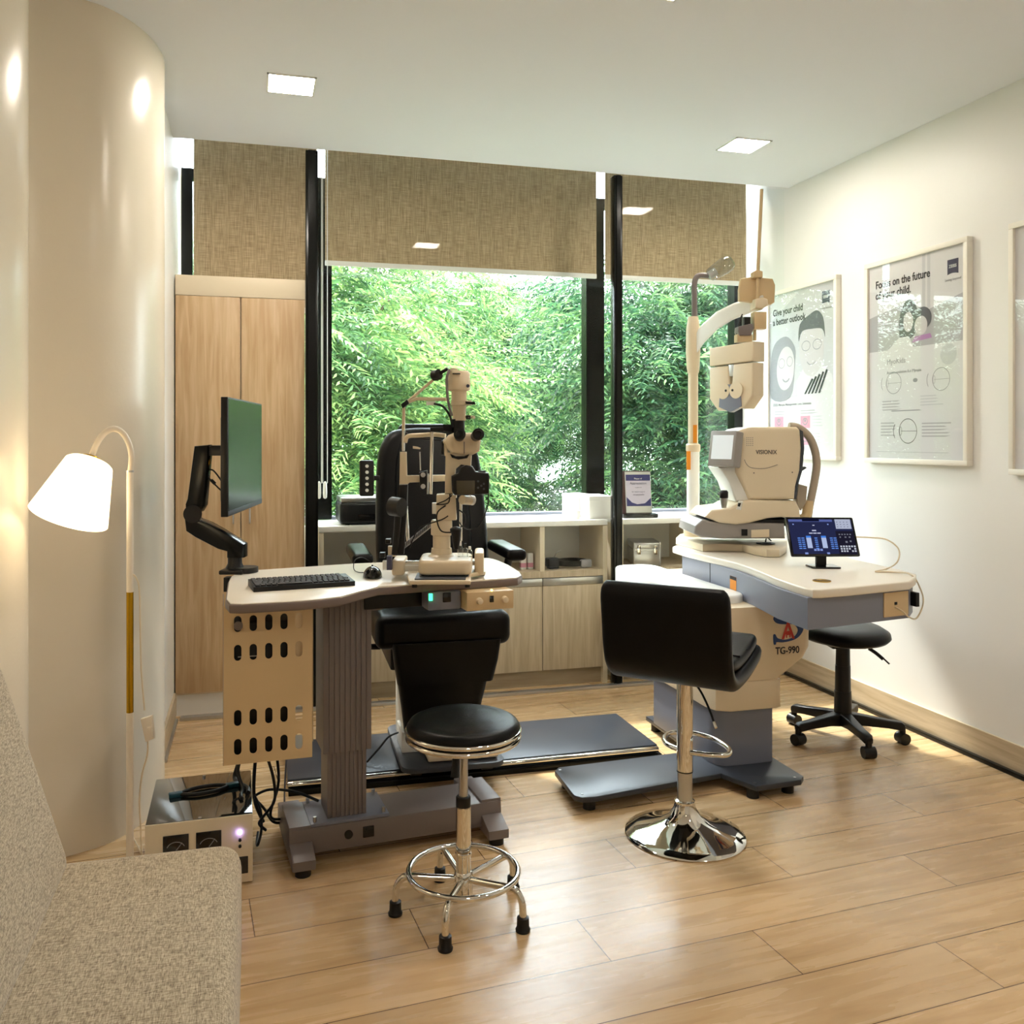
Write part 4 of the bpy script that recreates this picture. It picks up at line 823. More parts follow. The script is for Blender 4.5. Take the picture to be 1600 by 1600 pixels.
def slab(path, th, w0, w1, n=9, crn=.03):           # padded shell following a side profile, rounded across its width
    P = spline([(0, a, b_) for a, b_ in path], 5); rings = []
    for i, p in enumerate(P):
        d = (P[min(len(P)-1, i+1)]-P[max(0, i-1)]).normalized(); nn = Vector((0, -d.z, d.y)); t = i/(len(P)-1); W = w0+(w1-w0)*t
        e = min(i, len(P)-1-i); sh = {0: .25, 1: .62, 2: .86, 3: .96}.get(e, 1); W2 = W-crn*(1-sh)*.8
        rings.append([p+Vector((q[0], 0, 0))+nn*q[1]*sh for q in rrect(-W2, W2, -th/2, th/2, th*.45, 4)])
    return loft(NB(), rings)
shell = obj('seat_shell', slab([(.225, .592), (.15, .568), (.04, .550), (-.06, .545), (-.13, .552), (-.175, .585), (-.195, .64), (-.205, .71), (-.215, .78), (-.222, .85)], .05, .205, .205), M['leather'], r, sharp=60)
cu = obj('seat_cushion', slab([(.222, .628), (.15, .606), (.05, .592), (-.05, .59), (-.14, .60)], .04, .19, .19), M['leather'], r, sharp=60)
obj('back_cushion', slab([(-.14, .62), (-.16, .68), (-.175, .76), (-.188, .82)], .035, .188, .188), M['leather'], r, sharp=60)
for y in (-.02, .08): obj('stitching', box(NB(), -.185, .185, y-.0012, y+.0012, .607, .6135), M['black'], cu)
obj('lift_plate', box(NB(), -.09, .09, -.09, .09, .515, .53, .003), M['black'], r)
obj('lift_lever', tube(NB(), [(.05, -.06, .52), (.085, -.10, .50), (.12, -.14, .465), (.145, -.17, .43)], .0035, 8), M['black'], r); obj('lever_tip', tube(NB(), [(.14, -.164, .437), (.15, -.175, .424)], .0045, 8, 1), M['chrome'], r)
# ================================================================== OFFICE STOOL
r = thing('office_stool', 'black low swivel stool on castors half under the refraction table by the wall', 'stool', cw((1317-CX)/FL*3.80, 3.80, 0), -TH)
obj('seat', lathe(NB(), [(.001, .425), (.12, .428), (.175, .445), (.187, .458), (.183, .475), (.155, .492), (.10, .498), (.001, .494)], seg=56, mtx=Matrix.Translation((-.005, 0, 0)) @ Matrix.Rotation(R(3), 4, 'X')), M['leather'], r, sharp=60)
obj('seat_mechanism', box(NB(), -.07, .08, -.06, .06, .40, .43, .006), M['black'], r)
obj('lever', tube(NB(), [(.06, -.03, .415), (.09, -.05, .405), (.13, -.07, .375), (.16, -.09, .345)], .0035, 8), M['black'], r); obj('lever_grip', tube(NB(), [(.09, -.05, .402), (.115, -.062, .385), (.14, -.076, .362)], .0075, 10), M['black'], r)
for a, b_, ra in ((.31, .41, .030), (.20, .32, .033), (.07, .21, .037)): obj('column_cover', lathe(NB(), [(ra*.8, a), (ra, a+.001), (ra*.94, b_-.003), (ra*.8, b_)], seg=32), M['black'], r)
for k in range(5):
    a = R(-90+72*k+2); mt = Matrix.Rotation(a, 4, 'Z')
    lg = obj('leg', loft(NB(), [[mt @ Vector((x, q[0], z+q[1])) for q in rrect(-w_, w_, -h_, h_, .006, 3)] for x, w_, h_, z in ((.02, .026, .028, .088), (.08, .021, .022, .088), (.18, .018, .017, .080), (.232, .018, .018, .075), (.244, .014, .012, .072))]), M['black'], r)
    cs = obj('castor', merge(NB(), cyl(NB(), (.0, -.024, .024), (.0, .024, .024), .024), mt @ Matrix.Translation((.236, 0, 0)) @ Matrix.Rotation(R(25*k), 4, 'Z')), M['black'], lg)
    obj('castor_hood', cyl(NB(), mt @ Vector((.236, 0, .045)), mt @ Vector((.236, 0, .075)), .013), M['black'], lg)

# ================================================================== REFRACTION UNIT
UZ = .80
r = thing('refraction_unit', 'large cream and blue-grey ophthalmic refraction stand with overhanging table by the right wall', 'refraction unit', (1.85, 3.25, 0), 0); f = loc_of(r)
def fl(pts, Z=0): return [tuple(f(Vector((a, b_, 0))).to_2d()) for a, b_ in pts]
bp = obj('base_plate', prism(NB(), fl([(1.70, 3.62), (1.70, 3.17), (1.66, 3.17), (1.115, 3.14), (1.09, 3.11), (1.08, 2.88), (1.10, 2.855), (1.15, 2.85), (1.68, 2.93), (1.74, 2.79), (1.93, 2.80), (1.96, 2.83), (1.96, 3.62)]), .035, .055, 'z', .003), M['plate'], r)
for x, y in ((1.14, 2.89), (1.13, 3.08), (1.55, 2.95), (1.75, 2.83), (1.90, 2.84), (1.73, 3.58), (1.93, 3.55)): p = f(Vector((x, y, 0))); obj('levelling_foot', cyl(NB(), (p.x, p.y, 0), (p.x, p.y, .036), .022), M['black'], bp)
for x, y in ((1.11, 2.88), (1.11, 3.11), (1.73, 3.60), (1.75, 2.815), (1.92, 2.825)): p = f(Vector((x, y, 0))); obj('screw', cyl(NB(), (p.x, p.y, .054), (p.x, p.y, .057), .005, seg=12), M['steel'], bp)
obj('lower_column', prism(NB(), fl([(1.69, 3.52), (1.69, 3.05), (1.70, 3.01), (1.735, 2.985), (1.93, 2.985), (1.93, 3.52)]), .055, .33, 'z', .002), M['grey'], r)
obj('column_sleeve', prism(NB(), fl([(1.665, 3.60), (1.665, 3.03), (1.68, 2.97), (1.73, 2.945), (1.925, 2.945), (1.945, 2.955), (1.945, 3.60)]), .274, .385, 'z', .005, 3), M['cream'], r)
# flaring body
sec = lambda x0_, x1_, y0_, y1_, z: [Vector((a, b_, z)) for a, b_ in fl(rrect(x0_, x1_, y0_, y1_, .035, 5))]
body = obj('cream_body', loft(NB(), [sec(1.665, 1.945, 2.945, 3.70, .385), sec(1.665, 2.05, 2.94, 3.85, .46), sec(1.665, 2.075, 2.94, 3.90, .50), sec(1.665, 2.075, 2.94, 3.90, .664)]), M['cream'], r, sharp=30)
obj('white_shelf', prism(NB(), fl(rrect(1.645, 1.86, 3.02, 3.90, .08, 6)), .50, .695, 'z', .012, 3), M['whitep'], r, label='white rounded side shelf')
obj('access_panel', box(NB(), *[f(Vector((1.662, 3.02, 0))).x, f(Vector((1.666, 3.02, 0))).x, f(Vector((1.66, 3.02, 0))).y, f(Vector((1.66, 3.20, 0))).y], .42, .66, .001), M['whitep'], r)
# emblem: blue swoosh, red letters
yl = f(Vector((0, 2.94, 0))).y-.0008; e0 = atY(1231, 981, 2.94); ex_, ez = f(e0).x, e0.z; s = .00245
E = lambda pts: [(ex_+(a-1231)*s, ez-(b_-975)*s) for a, b_ in pts]
bm = NB(); prism(bm, E([(p.x, p.y) for p in spline([(1206, 962, 0), (1206, 957, 0), (1214, 950, 0), (1232, 948, 0), (1245, 952, 0), (1253, 958, 0), (1258, 968, 0), (1258, 980, 0), (1250, 990, 0), (1238, 995, 0), (1222, 997, 0), (1211, 996, 0), (1210, 999, 0), (1206, 999, 0), (1205, 985, 0), (1209, 984, 0), (1213, 990, 0), (1226, 993, 0), (1240, 990, 0), (1247, 984, 0), (1248, 977, 0), (1240, 970, 0), (1224, 969, 0), (1212, 967, 0)], 3, True)]), yl-.0004, yl+.0004, 'y')
em = obj('blue_emblem', bm, M['blue'], r)
text('emblem_letter', 'A', .092, (ex_, yl-.0015, ez-.040), M['red'], em, align='CENTER', bold=.0016, sx=.86); text('emblem_letter', 'H', .034, (ex_, yl-.002, ez-.036), M['red'], em, align='CENTER', bold=.001, sx=.9)
mt_ = atY(1230, 1021, 2.94); text('model_number', 'TG-990', .038, (f(mt_).x, yl-.0008, mt_.z), M['ink'], r, align='CENTER', sx=.86, bold=.0006)
# table of the unit
top = [(1051, 854), (1062, 849.5), (1100, 846.5), (1180, 842), (1230, 845), (1260, 851), (1300, 862), (1336, 874), (1385, 885), (1425, 894.5), (1432, 897), (1431, 902), (1422, 908.5), (1380, 912.5), (1330, 917.5), (1285, 921), (1270, 921), (1256, 918),
       (1235, 911.5), (1212, 903.5), (1192, 895), (1170, 886), (1150, 879.5), (1125, 873), (1104, 868), (1075, 861)]
tw_ = [f(atZ(a, b_, UZ)) for a, b_ in top]; to = [(p.x, p.y) for p in tw_]; obj('unit_top', prism(NB(), to, UZ-.03, UZ, 'z', .006, 3), M['tabletop'], r)
ins = lambda a, b_, Z=UZ: tuple(f(atZ(a, b_, Z)).to_2d())
sk = [ins(1262, 921), ins(1420, 906), ins(1426, 899), ins(1380, 888), ins(1300, 868), ins(1190, 848), ins(1075, 852), ins(1066, 856), ins(1108, 868), ins(1175, 890), ins(1215, 907)]
skirt = obj('apron', prism(NB(), sk, .665, UZ-.028, 'z', .001), M['grey'], r, sharp=20, label='blue-grey metal apron')
p1, p2 = Vector(sk[0]), Vector(sk[1]); dd = (p2-p1); LA = dd.length; an = math.atan2(dd.y, dd.x)
def onfront(bm, u0, u1, z0_, z1_, t, y0=0): return box(bm, u0, u1, -t, .0005, z0_, z1_, 0, mtx=Matrix.Translation((p1.x, p1.y, 0)) @ Matrix.Rotation(an, 4, 'Z'))
sp = obj('socket_plate', onfront(NB(), LA*.735, LA*.985, .678, .762, .004), M['ivory'], skirt, label='cream connector plate'); obj('socket', onfront(NB(), LA*.84, LA*.865, .718, .728, .006), M['black'], sp)
q = Matrix.Translation((p1.x, p1.y, 0)) @ Matrix.Rotation(an, 4, 'Z')
e1, e2 = Vector(sk[1]), Vector(sk[2]); mid = (e1+e2)/2; obj('side_switch', box(NB(), mid.x-.004, mid.x+.012, mid.y-.03, mid.y+.03, .70, .75, .002), M['black'], skirt)
# orange label on the left-facing apron
a1, a2 = Vector(sk[9]), Vector(sk[8]); dv = (a2-a1); an2 = math.atan2(-dv.y, -dv.x)
ml_ = Matrix.Translation((a2.x, a2.y, 0)) @ Matrix.Rotation(an2, 4, 'Z'); LL = dv.length
ol = obj('warning_label', box(NB(), LL*.52, LL*.66, -.001, .0, .695, .748, mtx=ml_), M['orange'], skirt, label='orange warning label'); obj('label_header', box(NB(), LL*.52, LL*.66, -.0015, -.0008, .735, .748, mtx=ml_), M['ink'], ol)
obj('panel_joint', box(NB(), LL*.02, LL*.03, -.0012, .0, .666, .771, mtx=ml_), M['black'], skirt)
g_ = atZ(1284, 908, UZ); p = f(g_); gr_ = obj('cable_grommet', lathe(NB(), [(.02, 0), (.031, 0), (.031, .003), (.024, .004), (.02, .002)], (p.x, p.y, UZ), 32), M['brass'], r, label='brass-coloured cable grommet'); obj('grommet_hole', cyl(NB(), (p.x, p.y, UZ+.0005), (p.x, p.y, UZ+.0015), .02), M['black'], gr_)
# pole, flexible lamp and arm
z0 = 4.20; loc, L = frame(1083, z0, 0)
pr_ = bpy.data.objects.new('pole_arm', None)
bpy.data.objects.remove(pr_)
r2 = thing('instrument_pole', 'tall cream pole with curved white arm and gooseneck lamp behind the refraction table', 'instrument pole', tuple(loc.to_2d())+(.0,), -TH)
def lz(v, d=0): return L(0, v, d).z
obj('lower_pole', cyl(NB(), (0, 0, .70), (0, 0, lz(700)), .030), M['whitep'], r2, label='white lower pole'); obj('pole_foot', lathe(NB(), [(.045, .69), (.045, lz(828)), (.032, lz(825))], seg=32), M['cream'], r2)
obj('collar', lathe(NB(), [(.030, lz(706)), (.034, lz(704)), (.034, lz(695)), (.026, lz(693))], seg=32), M['cream'], r2)
obj('upper_pole', cyl(NB(), (0, 0, lz(700)), (0, 0, lz(580)), .0235), M['cream'], r2)
obj('pole_head', lathe(NB(), [(.026, lz(583)), (.030, lz(575)), (.034, lz(550)), (.033, lz(515)), (.026, lz(500)), (.024, lz(495)), (.001, lz(494))], seg=32), M['cream'], r2)
for y0_, y1_, x in ((664, 692, .009), (705, 734, -.02)): obj('orange_label', iprism(NB(), L, [(1083+x*340-3, y0_), (1083+x*340+3, y0_), (1083+x*340+3, y1_), (1083+x*340-3, y1_)], -.036 if x < 0 else -.0255, -.028 if x < 0 else -.02), M['orange'], r2)
obj('arm', loft(NB(), [[L(px, py, d)+Vector((0, q_[0], q_[1])) for q_ in rrect(-.028, .028, -h_, h_, .014, 4)] for px, py, h_, d in ((1085, 538, .055, 0), (1100, 520, .046, -.05), (1120, 501, .042, -.12), (1145, 487, .037, -.19), (1170, 478, .034, -.26), (1190, 473, .032, -.31))]), M['whitep'], r2, sharp=60)
obj('arm_tip', iprism(NB(), L, [(1180, 467), (1192, 464), (1200, 467), (1201, 477), (1190, 483), (1180, 481)], -.36, -.28, .008, 3), M['cream'], r2)
gn_ = obj('gooseneck', tube(NB(), [L(1085, 497), L(1085, 470), L(1085, 445), L(1088, 434), L(1095, 430), L(1107, 431)], .0135, 14, 6), M['taupe'], r2)
obj('lamp_head', merge(NB(), lathe(NB(), [(.016, 0), (.030, .012), (.036, .05), (.040, .09), (.038, .12), (.026, .138), (.001, .142)], seg=28), Matrix.Translation(L(1106, 432)) @ Matrix.Rotation(R(57), 4, 'Y') @ Matrix.Scale(.62, 4, (0, 1, 0))), M['clear'], r2, label='clear plastic lamp head')
obj('lamp_socket', merge(NB(), lathe(NB(), [(.012, 0), (.020, .004), (.020, .045), (.001, .048)], seg=24), Matrix.Translation(L(1106, 432)) @ Matrix.Rotation(R(57), 4, 'Y')), M['steel'], r2)
# phoropter
z1_ = 3.86; loc, L = frame(1168, z1_, 1.30); r3 = thing('phoropter', 'cream and white motorised phoropter hanging from the curved white arm', 'phoropter', loc, -TH); 
obj('back_plate', iprism(NB(), L, [(1158, 435), (1175, 432), (1208, 435), (1212, 445), (1211, 472), (1205, 476), (1155, 470), (1155, 452)], .02, .05, .008), M['ivory'], r3)
obj('guide_rod', tube(NB(), [L(1183.5, 470, -.0), L(1184, 430, 0), L(1189, 320, 0), L(1190, 296, 0)], .0075, 12, 1), M['ivory'], r3)
obj('guide_clip', iprism(NB(), L, [(1178, 424), (1184, 421), (1192, 424), (1192, 433), (1178, 433)], -.02, .03, .003), M['ivory'], r3)
obj('hanger_box', iprism(NB(), L, [(1179, 487), (1198, 487), (1198, 514), (1179, 514)], -.03, .03, .002), M['ivory'], r3); obj('hanger_bracket', iprism(NB(), L, [(1163, 495), (1173, 495), (1173, 508), (1163, 508)], -.01, .03, .002), M['black'], r3)
obj('level_bar', iprism(NB(), L, [(1154, 510), (1176, 505), (1178, 513), (1174, 524), (1156, 524), (1153, 518)], -.03, .03, .004), M['taupe'], r3); obj('hanger_neck', iprism(NB(), L, [(1152, 522), (1176, 522), (1176, 534), (1152, 534)], -.02, .03, .002), M['ivory'], r3)
obj('hanger_post', iprism(NB(), L, [(1178, 512), (1182, 512), (1182, 532), (1178, 532)], -.0, .02, .001), M['ivory'], r3)
obj('spiral_lead', tube(NB(), [L(1160, 491, 0), L(1156, 500, 0), L(1152, 516, 0), L(1151, 526, 0)], .003, 8), M['black'], r3)
# head: long axis runs away from the near corner, facing left to the window side
nc = L(1175, 560, -.10); pm = Matrix.Translation((nc.x, nc.y, 0)) @ Matrix.Rotation(R(180-58), 4, 'Z')     # x runs along the long face, y positive to the left/outer face
zc = lambda v: L(0, v, -.10).z
hb = lambda nm, px_, y0_, y1_, m, bev=.006, lb=None: obj(nm, prism(NB(), px_, y0_, y1_, 'y', bev, 3, mtx=pm), M[m], r3, label=lb)
hb('bridge', [(0, zc(564)), (0, zc(533)), (.25, zc(536)), (.25, zc(566))], -.005, -.082, 'cream')
hb('lens_unit', [(.0, zc(566)), (.11, zc(566)), (.12, zc(600)), (.105, zc(636)), (.05, zc(638)), (.0, zc(618))], -.005, -.078, 'cream', .008); hb('lens_unit', [(.14, zc(568)), (.25, zc(568)), (.25, zc(620)), (.20, zc(640)), (.15, zc(640)), (.13, zc(600))], -.005, -.078, 'cream', .008)
hb('nose_bracket', [(.11, zc(566)), (.14, zc(566)), (.14, zc(585)), (.11, zc(585))], -.01, -.05, 'steel', .002)
hb('nose_plate', [(.07, zc(598)), (.18, zc(598)), (.19, zc(634)), (.125, zc(643)), (.06, zc(634))], -.001, -.03, 'grey', .002)
for x in (.088, .162):
    d_ = obj('lens_disc', merge(NB(), lathe(NB(), [(.001, -.001), (.036, -.001), (.037, .002), (.001, .003)], seg=32), pm @ Matrix.Translation((x, 0, zc(608))) @ Matrix.Rotation(R(-90), 4, 'X')), M['cream'], r3)
    obj('sight_hole', merge(NB(), cyl(NB(), (0, 0, -.0), (0, 0, .0045), .0055, seg=16), pm @ Matrix.Translation((x+(.018 if x < .1 else -.018), 0, zc(608))) @ Matrix.Rotation(R(-90), 4, 'X')), M['black'], d_)
hb('side_knob', [(.245, zc(600)), (.262, zc(602)), (.262, zc(612)), (.245, zc(614))], -.03, -.06, 'black', .002)

# ================================================================== AUTOREFRACTOR
z0 = 3.90; loc, L = frame(1185, z0, UZ); r = thing('autorefractor', 'cream tabletop eye-measuring machine with tilted screen and joystick on the refraction table', 'autorefractor', loc, -TH)
def ia(nm, px, d0, d1, m, bev=.004, lb=None, par=None): return obj(nm, iprism(NB(), L, px, d0, d1, bev, 3), M[m], par or r, label=lb)
fr_l = loc_of(r); bd = [fr_l(atZ(a_, b2_, .835)) for a_, b2_ in ((1056, 840), (1075, 844), (1098, 850), (1130, 849), (1160, 850), (1178, 855), (1198, 858), (1218, 858), (1228, 852), (1230, 842), (1226, 833), (1090, 829), (1062, 834))]
obj('slide_board', prism(NB(), [(q_.x, q_.y) for q_ in bd], .001, .034, 'z', .004, 3), M['creamlam'], r)
ia('base', [(1084, 834), (1086, 822), (1098, 812), (1116, 815), (1226, 818), (1228, 842), (1180, 842), (1130, 842), (1096, 840)], -.10, .20, 'mid', .010, 'grey lower base')
ia('base_switch', [(1159, 827), (1168, 827), (1168, 837), (1159, 837)], -.106, -.10, 'black', .001); ia('rating_label', [(1174, 828), (1202, 827), (1202, 839), (1174, 840)], -.102, -.10, 'creamlam', .0002)
ia('moving_base', [(1101, 808), (1112, 797), (1140, 794), (1155, 786), (1172, 781), (1244, 783), (1250, 795), (1252, 815), (1222, 808), (1200, 810), (1172, 817), (1150, 820), (1125, 817)], -.11, .17, 'cream', .010)
ia('base_shadow_gap', [(1108, 812), (1240, 812), (1240, 822), (1110, 822)], -.09, .15, 'black', .001)
ia('main_body', [(1153, 674), (1160, 670), (1176, 667), (1246, 667), (1251, 672), (1253, 700), (1251, 735), (1244, 760), (1243, 781), (1171, 781), (1162, 762), (1150, 738), (1150, 700)], -.10, .15, 'cream', .016)
ia('examiner_housing', [(1124, 731), (1152, 725), (1165, 760), (1172, 782), (1150, 784), (1147, 775), (1140, 755)], -.085, .12, 'whitep', .008)
ia('rear_band', [(1250, 671), (1255, 674), (1257, 700), (1254, 735), (1246, 762), (1245, 780), (1240, 780), (1243, 760), (1249, 735), (1252, 700)], -.095, .14, 'dgrey', .002)
obj('body_seam', tube(NB(), [L(1163, 718, -.1008), L(1167, 726, -.1008), L(1175, 731, -.1008), L(1195, 732, -.1008), L(1215, 726, -.1008)], .0012, 6), M['taupe'], r)
p = L(1181, 709.5, -.1012); text('maker_name', 'VISIONIX', .026, (p.x, -.1012, p.z), M['ink'], r, sx=.85, bold=.0002)
for px, py in ((1178, 739), (1238, 738)): obj('screw', cyl(NB(), L(px, py, -.102), L(px, py, -.099), .003, seg=10), M['taupe'], r)
bm = NB()
for i in range(4):
    for j in range(5): p = L(1167+i*3, 684+j*3, -.1005); box(bm, p.x-.0016, p.x+.0016, -.1008, -.1, p.z-.0016, p.z+.0016)
obj('speaker_grille', bm, M['taupe'], r)
# examiner screen: tilted panel facing left
A = L(1105, 0, -.06); B = L(1146, 0, -.17); sa = math.atan2(B.y-A.y, B.x-A.x); sm = Matrix.Translation((A.x, A.y, 0)) @ Matrix.Rotation(sa, 4, 'Z') @ Matrix.Translation((0, 0, L(0, 728, -.1).z)) @ Matrix.Rotation(R(-9), 4, 'X'); SL = (Vector(B)-Vector(A)).to_2d().length; SHh = .155
scn = obj('screen_housing', prism(NB(), rrect(0, SL, 0, SHh, .006, 3), 0, .05, 'y', .005, 2, mtx=sm), M['mid'], r, label='grey screen housing'); obj('screen', box(NB(), .016, SL-.014, -.001, .001, .03, SHh-.02, mtx=sm), mat('pale_screen', rgb(205, 212, 216), .15, emis=rgb(220, 228, 232), es=.35), scn)
jt = L(1131, 800, -.07)
js = obj('joystick', lathe(NB(), [(.010, 0), (.011, .02), (.017, .055), (.017, .062)], (jt.x, jt.y, jt.z), 24), M['steel'], r); obj('joystick_cap', lathe(NB(), [(.0165, .06), (.0185, .063), (.0185, .088), (.013, .095), (.001, .096)], (jt.x, jt.y, jt.z), 24), M['black'], js)
ia('control_cap', [(1151, 796), (1156, 783), (1161, 783), (1158, 797)], -.115, -.09, 'whitep', .002); ia('thumb_wheel', [(1153, 791), (1155, 786), (1158, 786), (1156, 792)], -.118, -.10, 'black', .001)
obj('headrest_arch', tube(NB(), [L(1233, 666, .0), L(1246, 668, .0), L(1262, 680, .0), L(1272, 700, .0), L(1276, 725, .0), L(1272, 755, .0), L(1265, 790, .0), L(1262, 812, .0)], .0175, 14, 5), M['arch'], r); 
obj('headrest_foot', tube(NB(), [L(1263, 782, 0), L(1259, 808, 0), L(1240, 812, 0)], .023, 14, 3), M['ivory'], r)
ia('chin_rest', [(1250, 732), (1258, 729), (1261, 731), (1252, 737)], -.02, .04, 'dgrey', .002); ia('chin_support', [(1248, 756), (1262, 760), (1260, 785), (1252, 798), (1247, 790), (1245, 778)], -.02, .04, 'arch', .004)
gz = atZ(1194, 850, .845); r = thing('black_cable_cap', 'small round black cap with lead on the slide board by the tablet', 'cable cap', tuple(L(1194, 848, -.10).to_2d())+(0,), 0); q = atZ(1196, 849, .836); r.location = (q.x, q.y, .8345)
obj('cap', lathe(NB(), [(.001, 0), (.040, 0), (.040, .004), (.001, .007)], seg=32), M['black'], r); obj('lead', tube(NB(), [(-.0, 0, .005), (.01, .01, .02), (.03, .03, .022), (.06, .05, .006)], .003, 8), M['black'], r)
# ================================================================== TABLET
z0 = 3.40; loc, L = frame(1285, z0, UZ); r = thing('control_tablet', 'black tablet showing a blue refraction chart on a small stand on the unit table', 'tablet', loc, -TH)
bs = obj('stand_base', prism(NB(), rrect(-.055, .058, -.045, .04, .012), 0, .007, 'z', .002), M['bgloss'], r); obj('stand_neck', box(NB(), -.022, .018, .002, .02, .006, .06, .004), M['black'], r)
A = L(1224, 807, .0); B = L(1335, 810, -.0); ty = R(-7)
quad = lambda u0, v0, u1, v1: [(u0, v0), (u1, v0), (u1, v1), (u0, v1)]
TWd, THt = .287, .158; tl = L(1233, 868); tm_ = Matrix.Translation((tl.x, -.02, tl.z)) @ Matrix.Rotation(R(-13), 4, 'X') @ Matrix.Rotation(R(0), 4, 'Z') @ Matrix(((1, 0, -.055, 0), (0, 1, 0, 0), (.0, 0, 1, 0), (0, 0, 0, 1)))
tm_ = Matrix.Translation((tl.x, -.03, tl.z)) @ Matrix.Rotation(R(9), 4, 'Z') @ Matrix.Rotation(R(1), 4, 'Y') @ Matrix.Rotation(R(-22), 4, 'X')
body_ = obj('tablet_body', prism(NB(), rrect(0, TWd, 0, THt, .006, 3), 0, .008, 'y', .0015, mtx=tm_), M['bgloss'], r)
scr = obj('display', box(NB(), .010, TWd-.010, -.0006, 0, .010, THt-.010, mtx=tm_), emit('tablet_display', rgb(38, 42, 74), 1.0), body_)
def ui(nm, rects, col, st=1.0, y=-.001): 
    bm = NB()
    for u0, v0, u1, v1 in rects: box(bm, u0*TWd, u1*TWd, y, y+.0004, v0*THt, v1*THt, mtx=tm_)
    return obj(nm, bm, emit('display_'+nm, col, st), scr, label=None)
ui('header_bar', [(.04, .88, .68, .94)], rgb(86, 98, 160)); ui('header_cutout', [(.24, .89, .49, .965)], rgb(16, 18, 40), 1, -.0014)
ui('side_panel', [(.70, .05, .965, .64)], rgb(30, 28, 44)); ui('chart_panel', [(.72, .70, .95, .945)], rgb(176, 182, 204)); ui('chart_dots', [(.74+.05*i, .745+.06*j, .755+.05*i, .758+.06*j) for i in range(4) for j in range(3)], rgb(60, 64, 90), 1, -.0014)
bl_ = []; 
for c_, x in enumerate((.13, .185, .375, .60, .655)):
    for k in range(6): bl_.append((x, .45-.052*k, x+.042, .475-.052*k))
ui('value_rows', bl_, rgb(96, 140, 226)); ui('value_column', [(.255, .21, .325, .47)], rgb(176, 190, 226)); ui('value_column', [(.475, .21, .545, .47)], rgb(176, 190, 226)); ui('column_heads', [(.255, .47, .325, .52), (.475, .47, .545, .52)], rgb(70, 130, 226))
ui('value_text', [(.36, .64, .42, .67), (.31, .575, .36, .60), (.37, .575, .42, .60), (.43, .575, .48, .60), (.38, .78, .41, .80)], rgb(196, 200, 226)); ui('buttons', [(.34+.045*i, .14, .375+.045*i, .19) for i in range(3)]+[(.20, .055, .245, .10), (.52, .055, .56, .10), (.09, .80, .11, .83), (.60, .80, .62, .83)], rgb(130, 150, 214))
ui('keypad', [(.73+.04*i, .11+.06*j, .755+.04*i, .15+.06*j) for i in range(6) for j in range(3) if (i, j) not in ((4, 1), (3, 0))], rgb(196, 200, 214), 1, -.0014); ui('lens_icons', [(.74+.04*i, .54, .76+.04*i, .57) for i in range(5)]+[(.745, .47, .765, .50), (.82, .47, .845, .50), (.88, .47, .905, .50), (.82, .34, .85, .385), (.885, .36, .91, .40)], rgb(120, 122, 136), 1, -.0014)
pA = loc_of(r); 
tag(obj('charging_cable', tube(NB(), [cw((1338-CX)/FL*3.38, 3.38, CH-(839-HY)/FL*3.38), cw((1360-CX)/FL*3.36, 3.36, CH-(840-HY)/FL*3.36), cw((1385-CX)/FL*3.33, 3.33, CH-(843-HY)/FL*3.33), cw((1404-CX)/FL*3.3, 3.3, CH-(858-HY)/FL*3.3), cw((1402-CX)/FL*3.25, 3.25, CH-(878-HY)/FL*3.25), atZ(1385, 889, UZ+.003), atZ(1368, 893, UZ+.003), atZ(1400, 894, UZ+.003), atZ(1425, 899, UZ+.004),
    cw((1440-CX)/FL*3.18, 3.18, CH-(925-HY)/FL*3.18), cw((1442-CX)/FL*3.15, 3.15, CH-(945-HY)/FL*3.15), cw((1432-CX)/FL*3.12, 3.12, CH-(966-HY)/FL*3.12), cw((1420-CX)/FL*3.08, 3.08, CH-(964-HY)/FL*3.08), cw((1410-CX)/FL*3.05, 3.05, CH-(955-HY)/FL*3.05), cw((1398-CX)/FL*3.06, 3.06, CH-(948-HY)/FL*3.06)], .0028, 8, 5), M['cream']), 'thin cream charging cable looping from the tablet to the table edge', 'cable')

# ================================================================== POSTERS
def poster(y0, y1, z0_, z1_, lb):
    r = thing('framed_poster', lb, 'poster', (XR-.032, (y0+y1)/2, z0_), R(-90), 'framed posters on the right wall'); W = y1-y0; H = z1_-z0_; h = W/2; fw = .022
    bm = box(NB(), -h, h, 0, .031, 0, fw, .002); box(bm, -h, h, 0, .031, H-fw, H, .002); box(bm, -h, -h+fw, 0, .031, fw, H-fw, .002); box(bm, h-fw, h, 0, .031, fw, H-fw, .002)
    obj('frame', bm, M['picframe'], r); sheet = obj('print_sheet', box(NB(), -h+fw-.002, h-fw+.002, .012, .014, fw-.002, H-fw+.002), M['paper'], r)
    obj('glazing', box(NB(), -h+fw-.002, h-fw+.002, .006, .008, fw-.002, H-fw+.002), M['pglass'], r)
    return r, sheet, -h+fw, h-fw, fw, H-fw
def pol(nm, polys, m, sheet, y=.0115):
    bm = NB()
    for q in polys: prism(bm, q, y, y+.0004, 'y')
    return obj(nm, bm, M[m], sheet)
def badge(sheet, x, z, s):
    b_ = pol('logo_badge', [[(x-s/2, z-s*.55), (x-s*.25, z-s*.48), (x, z-s*.46), (x+s*.25, z-s*.48), (x+s/2, z-s*.55), (x+s/2, z+s*.5), (x-s/2, z+s*.5)]], 'logo', sheet)
    text('logo_text', 'ZEISS', s*.30, (x, .0105, z-s*.08), M['paper'], sheet, align='CENTER', bold=.0004); text('tagline', 'Seeing beyond', s*.26, (x, .0112, z-s*.98), M['inkgrey'], sheet, align='CENTER')
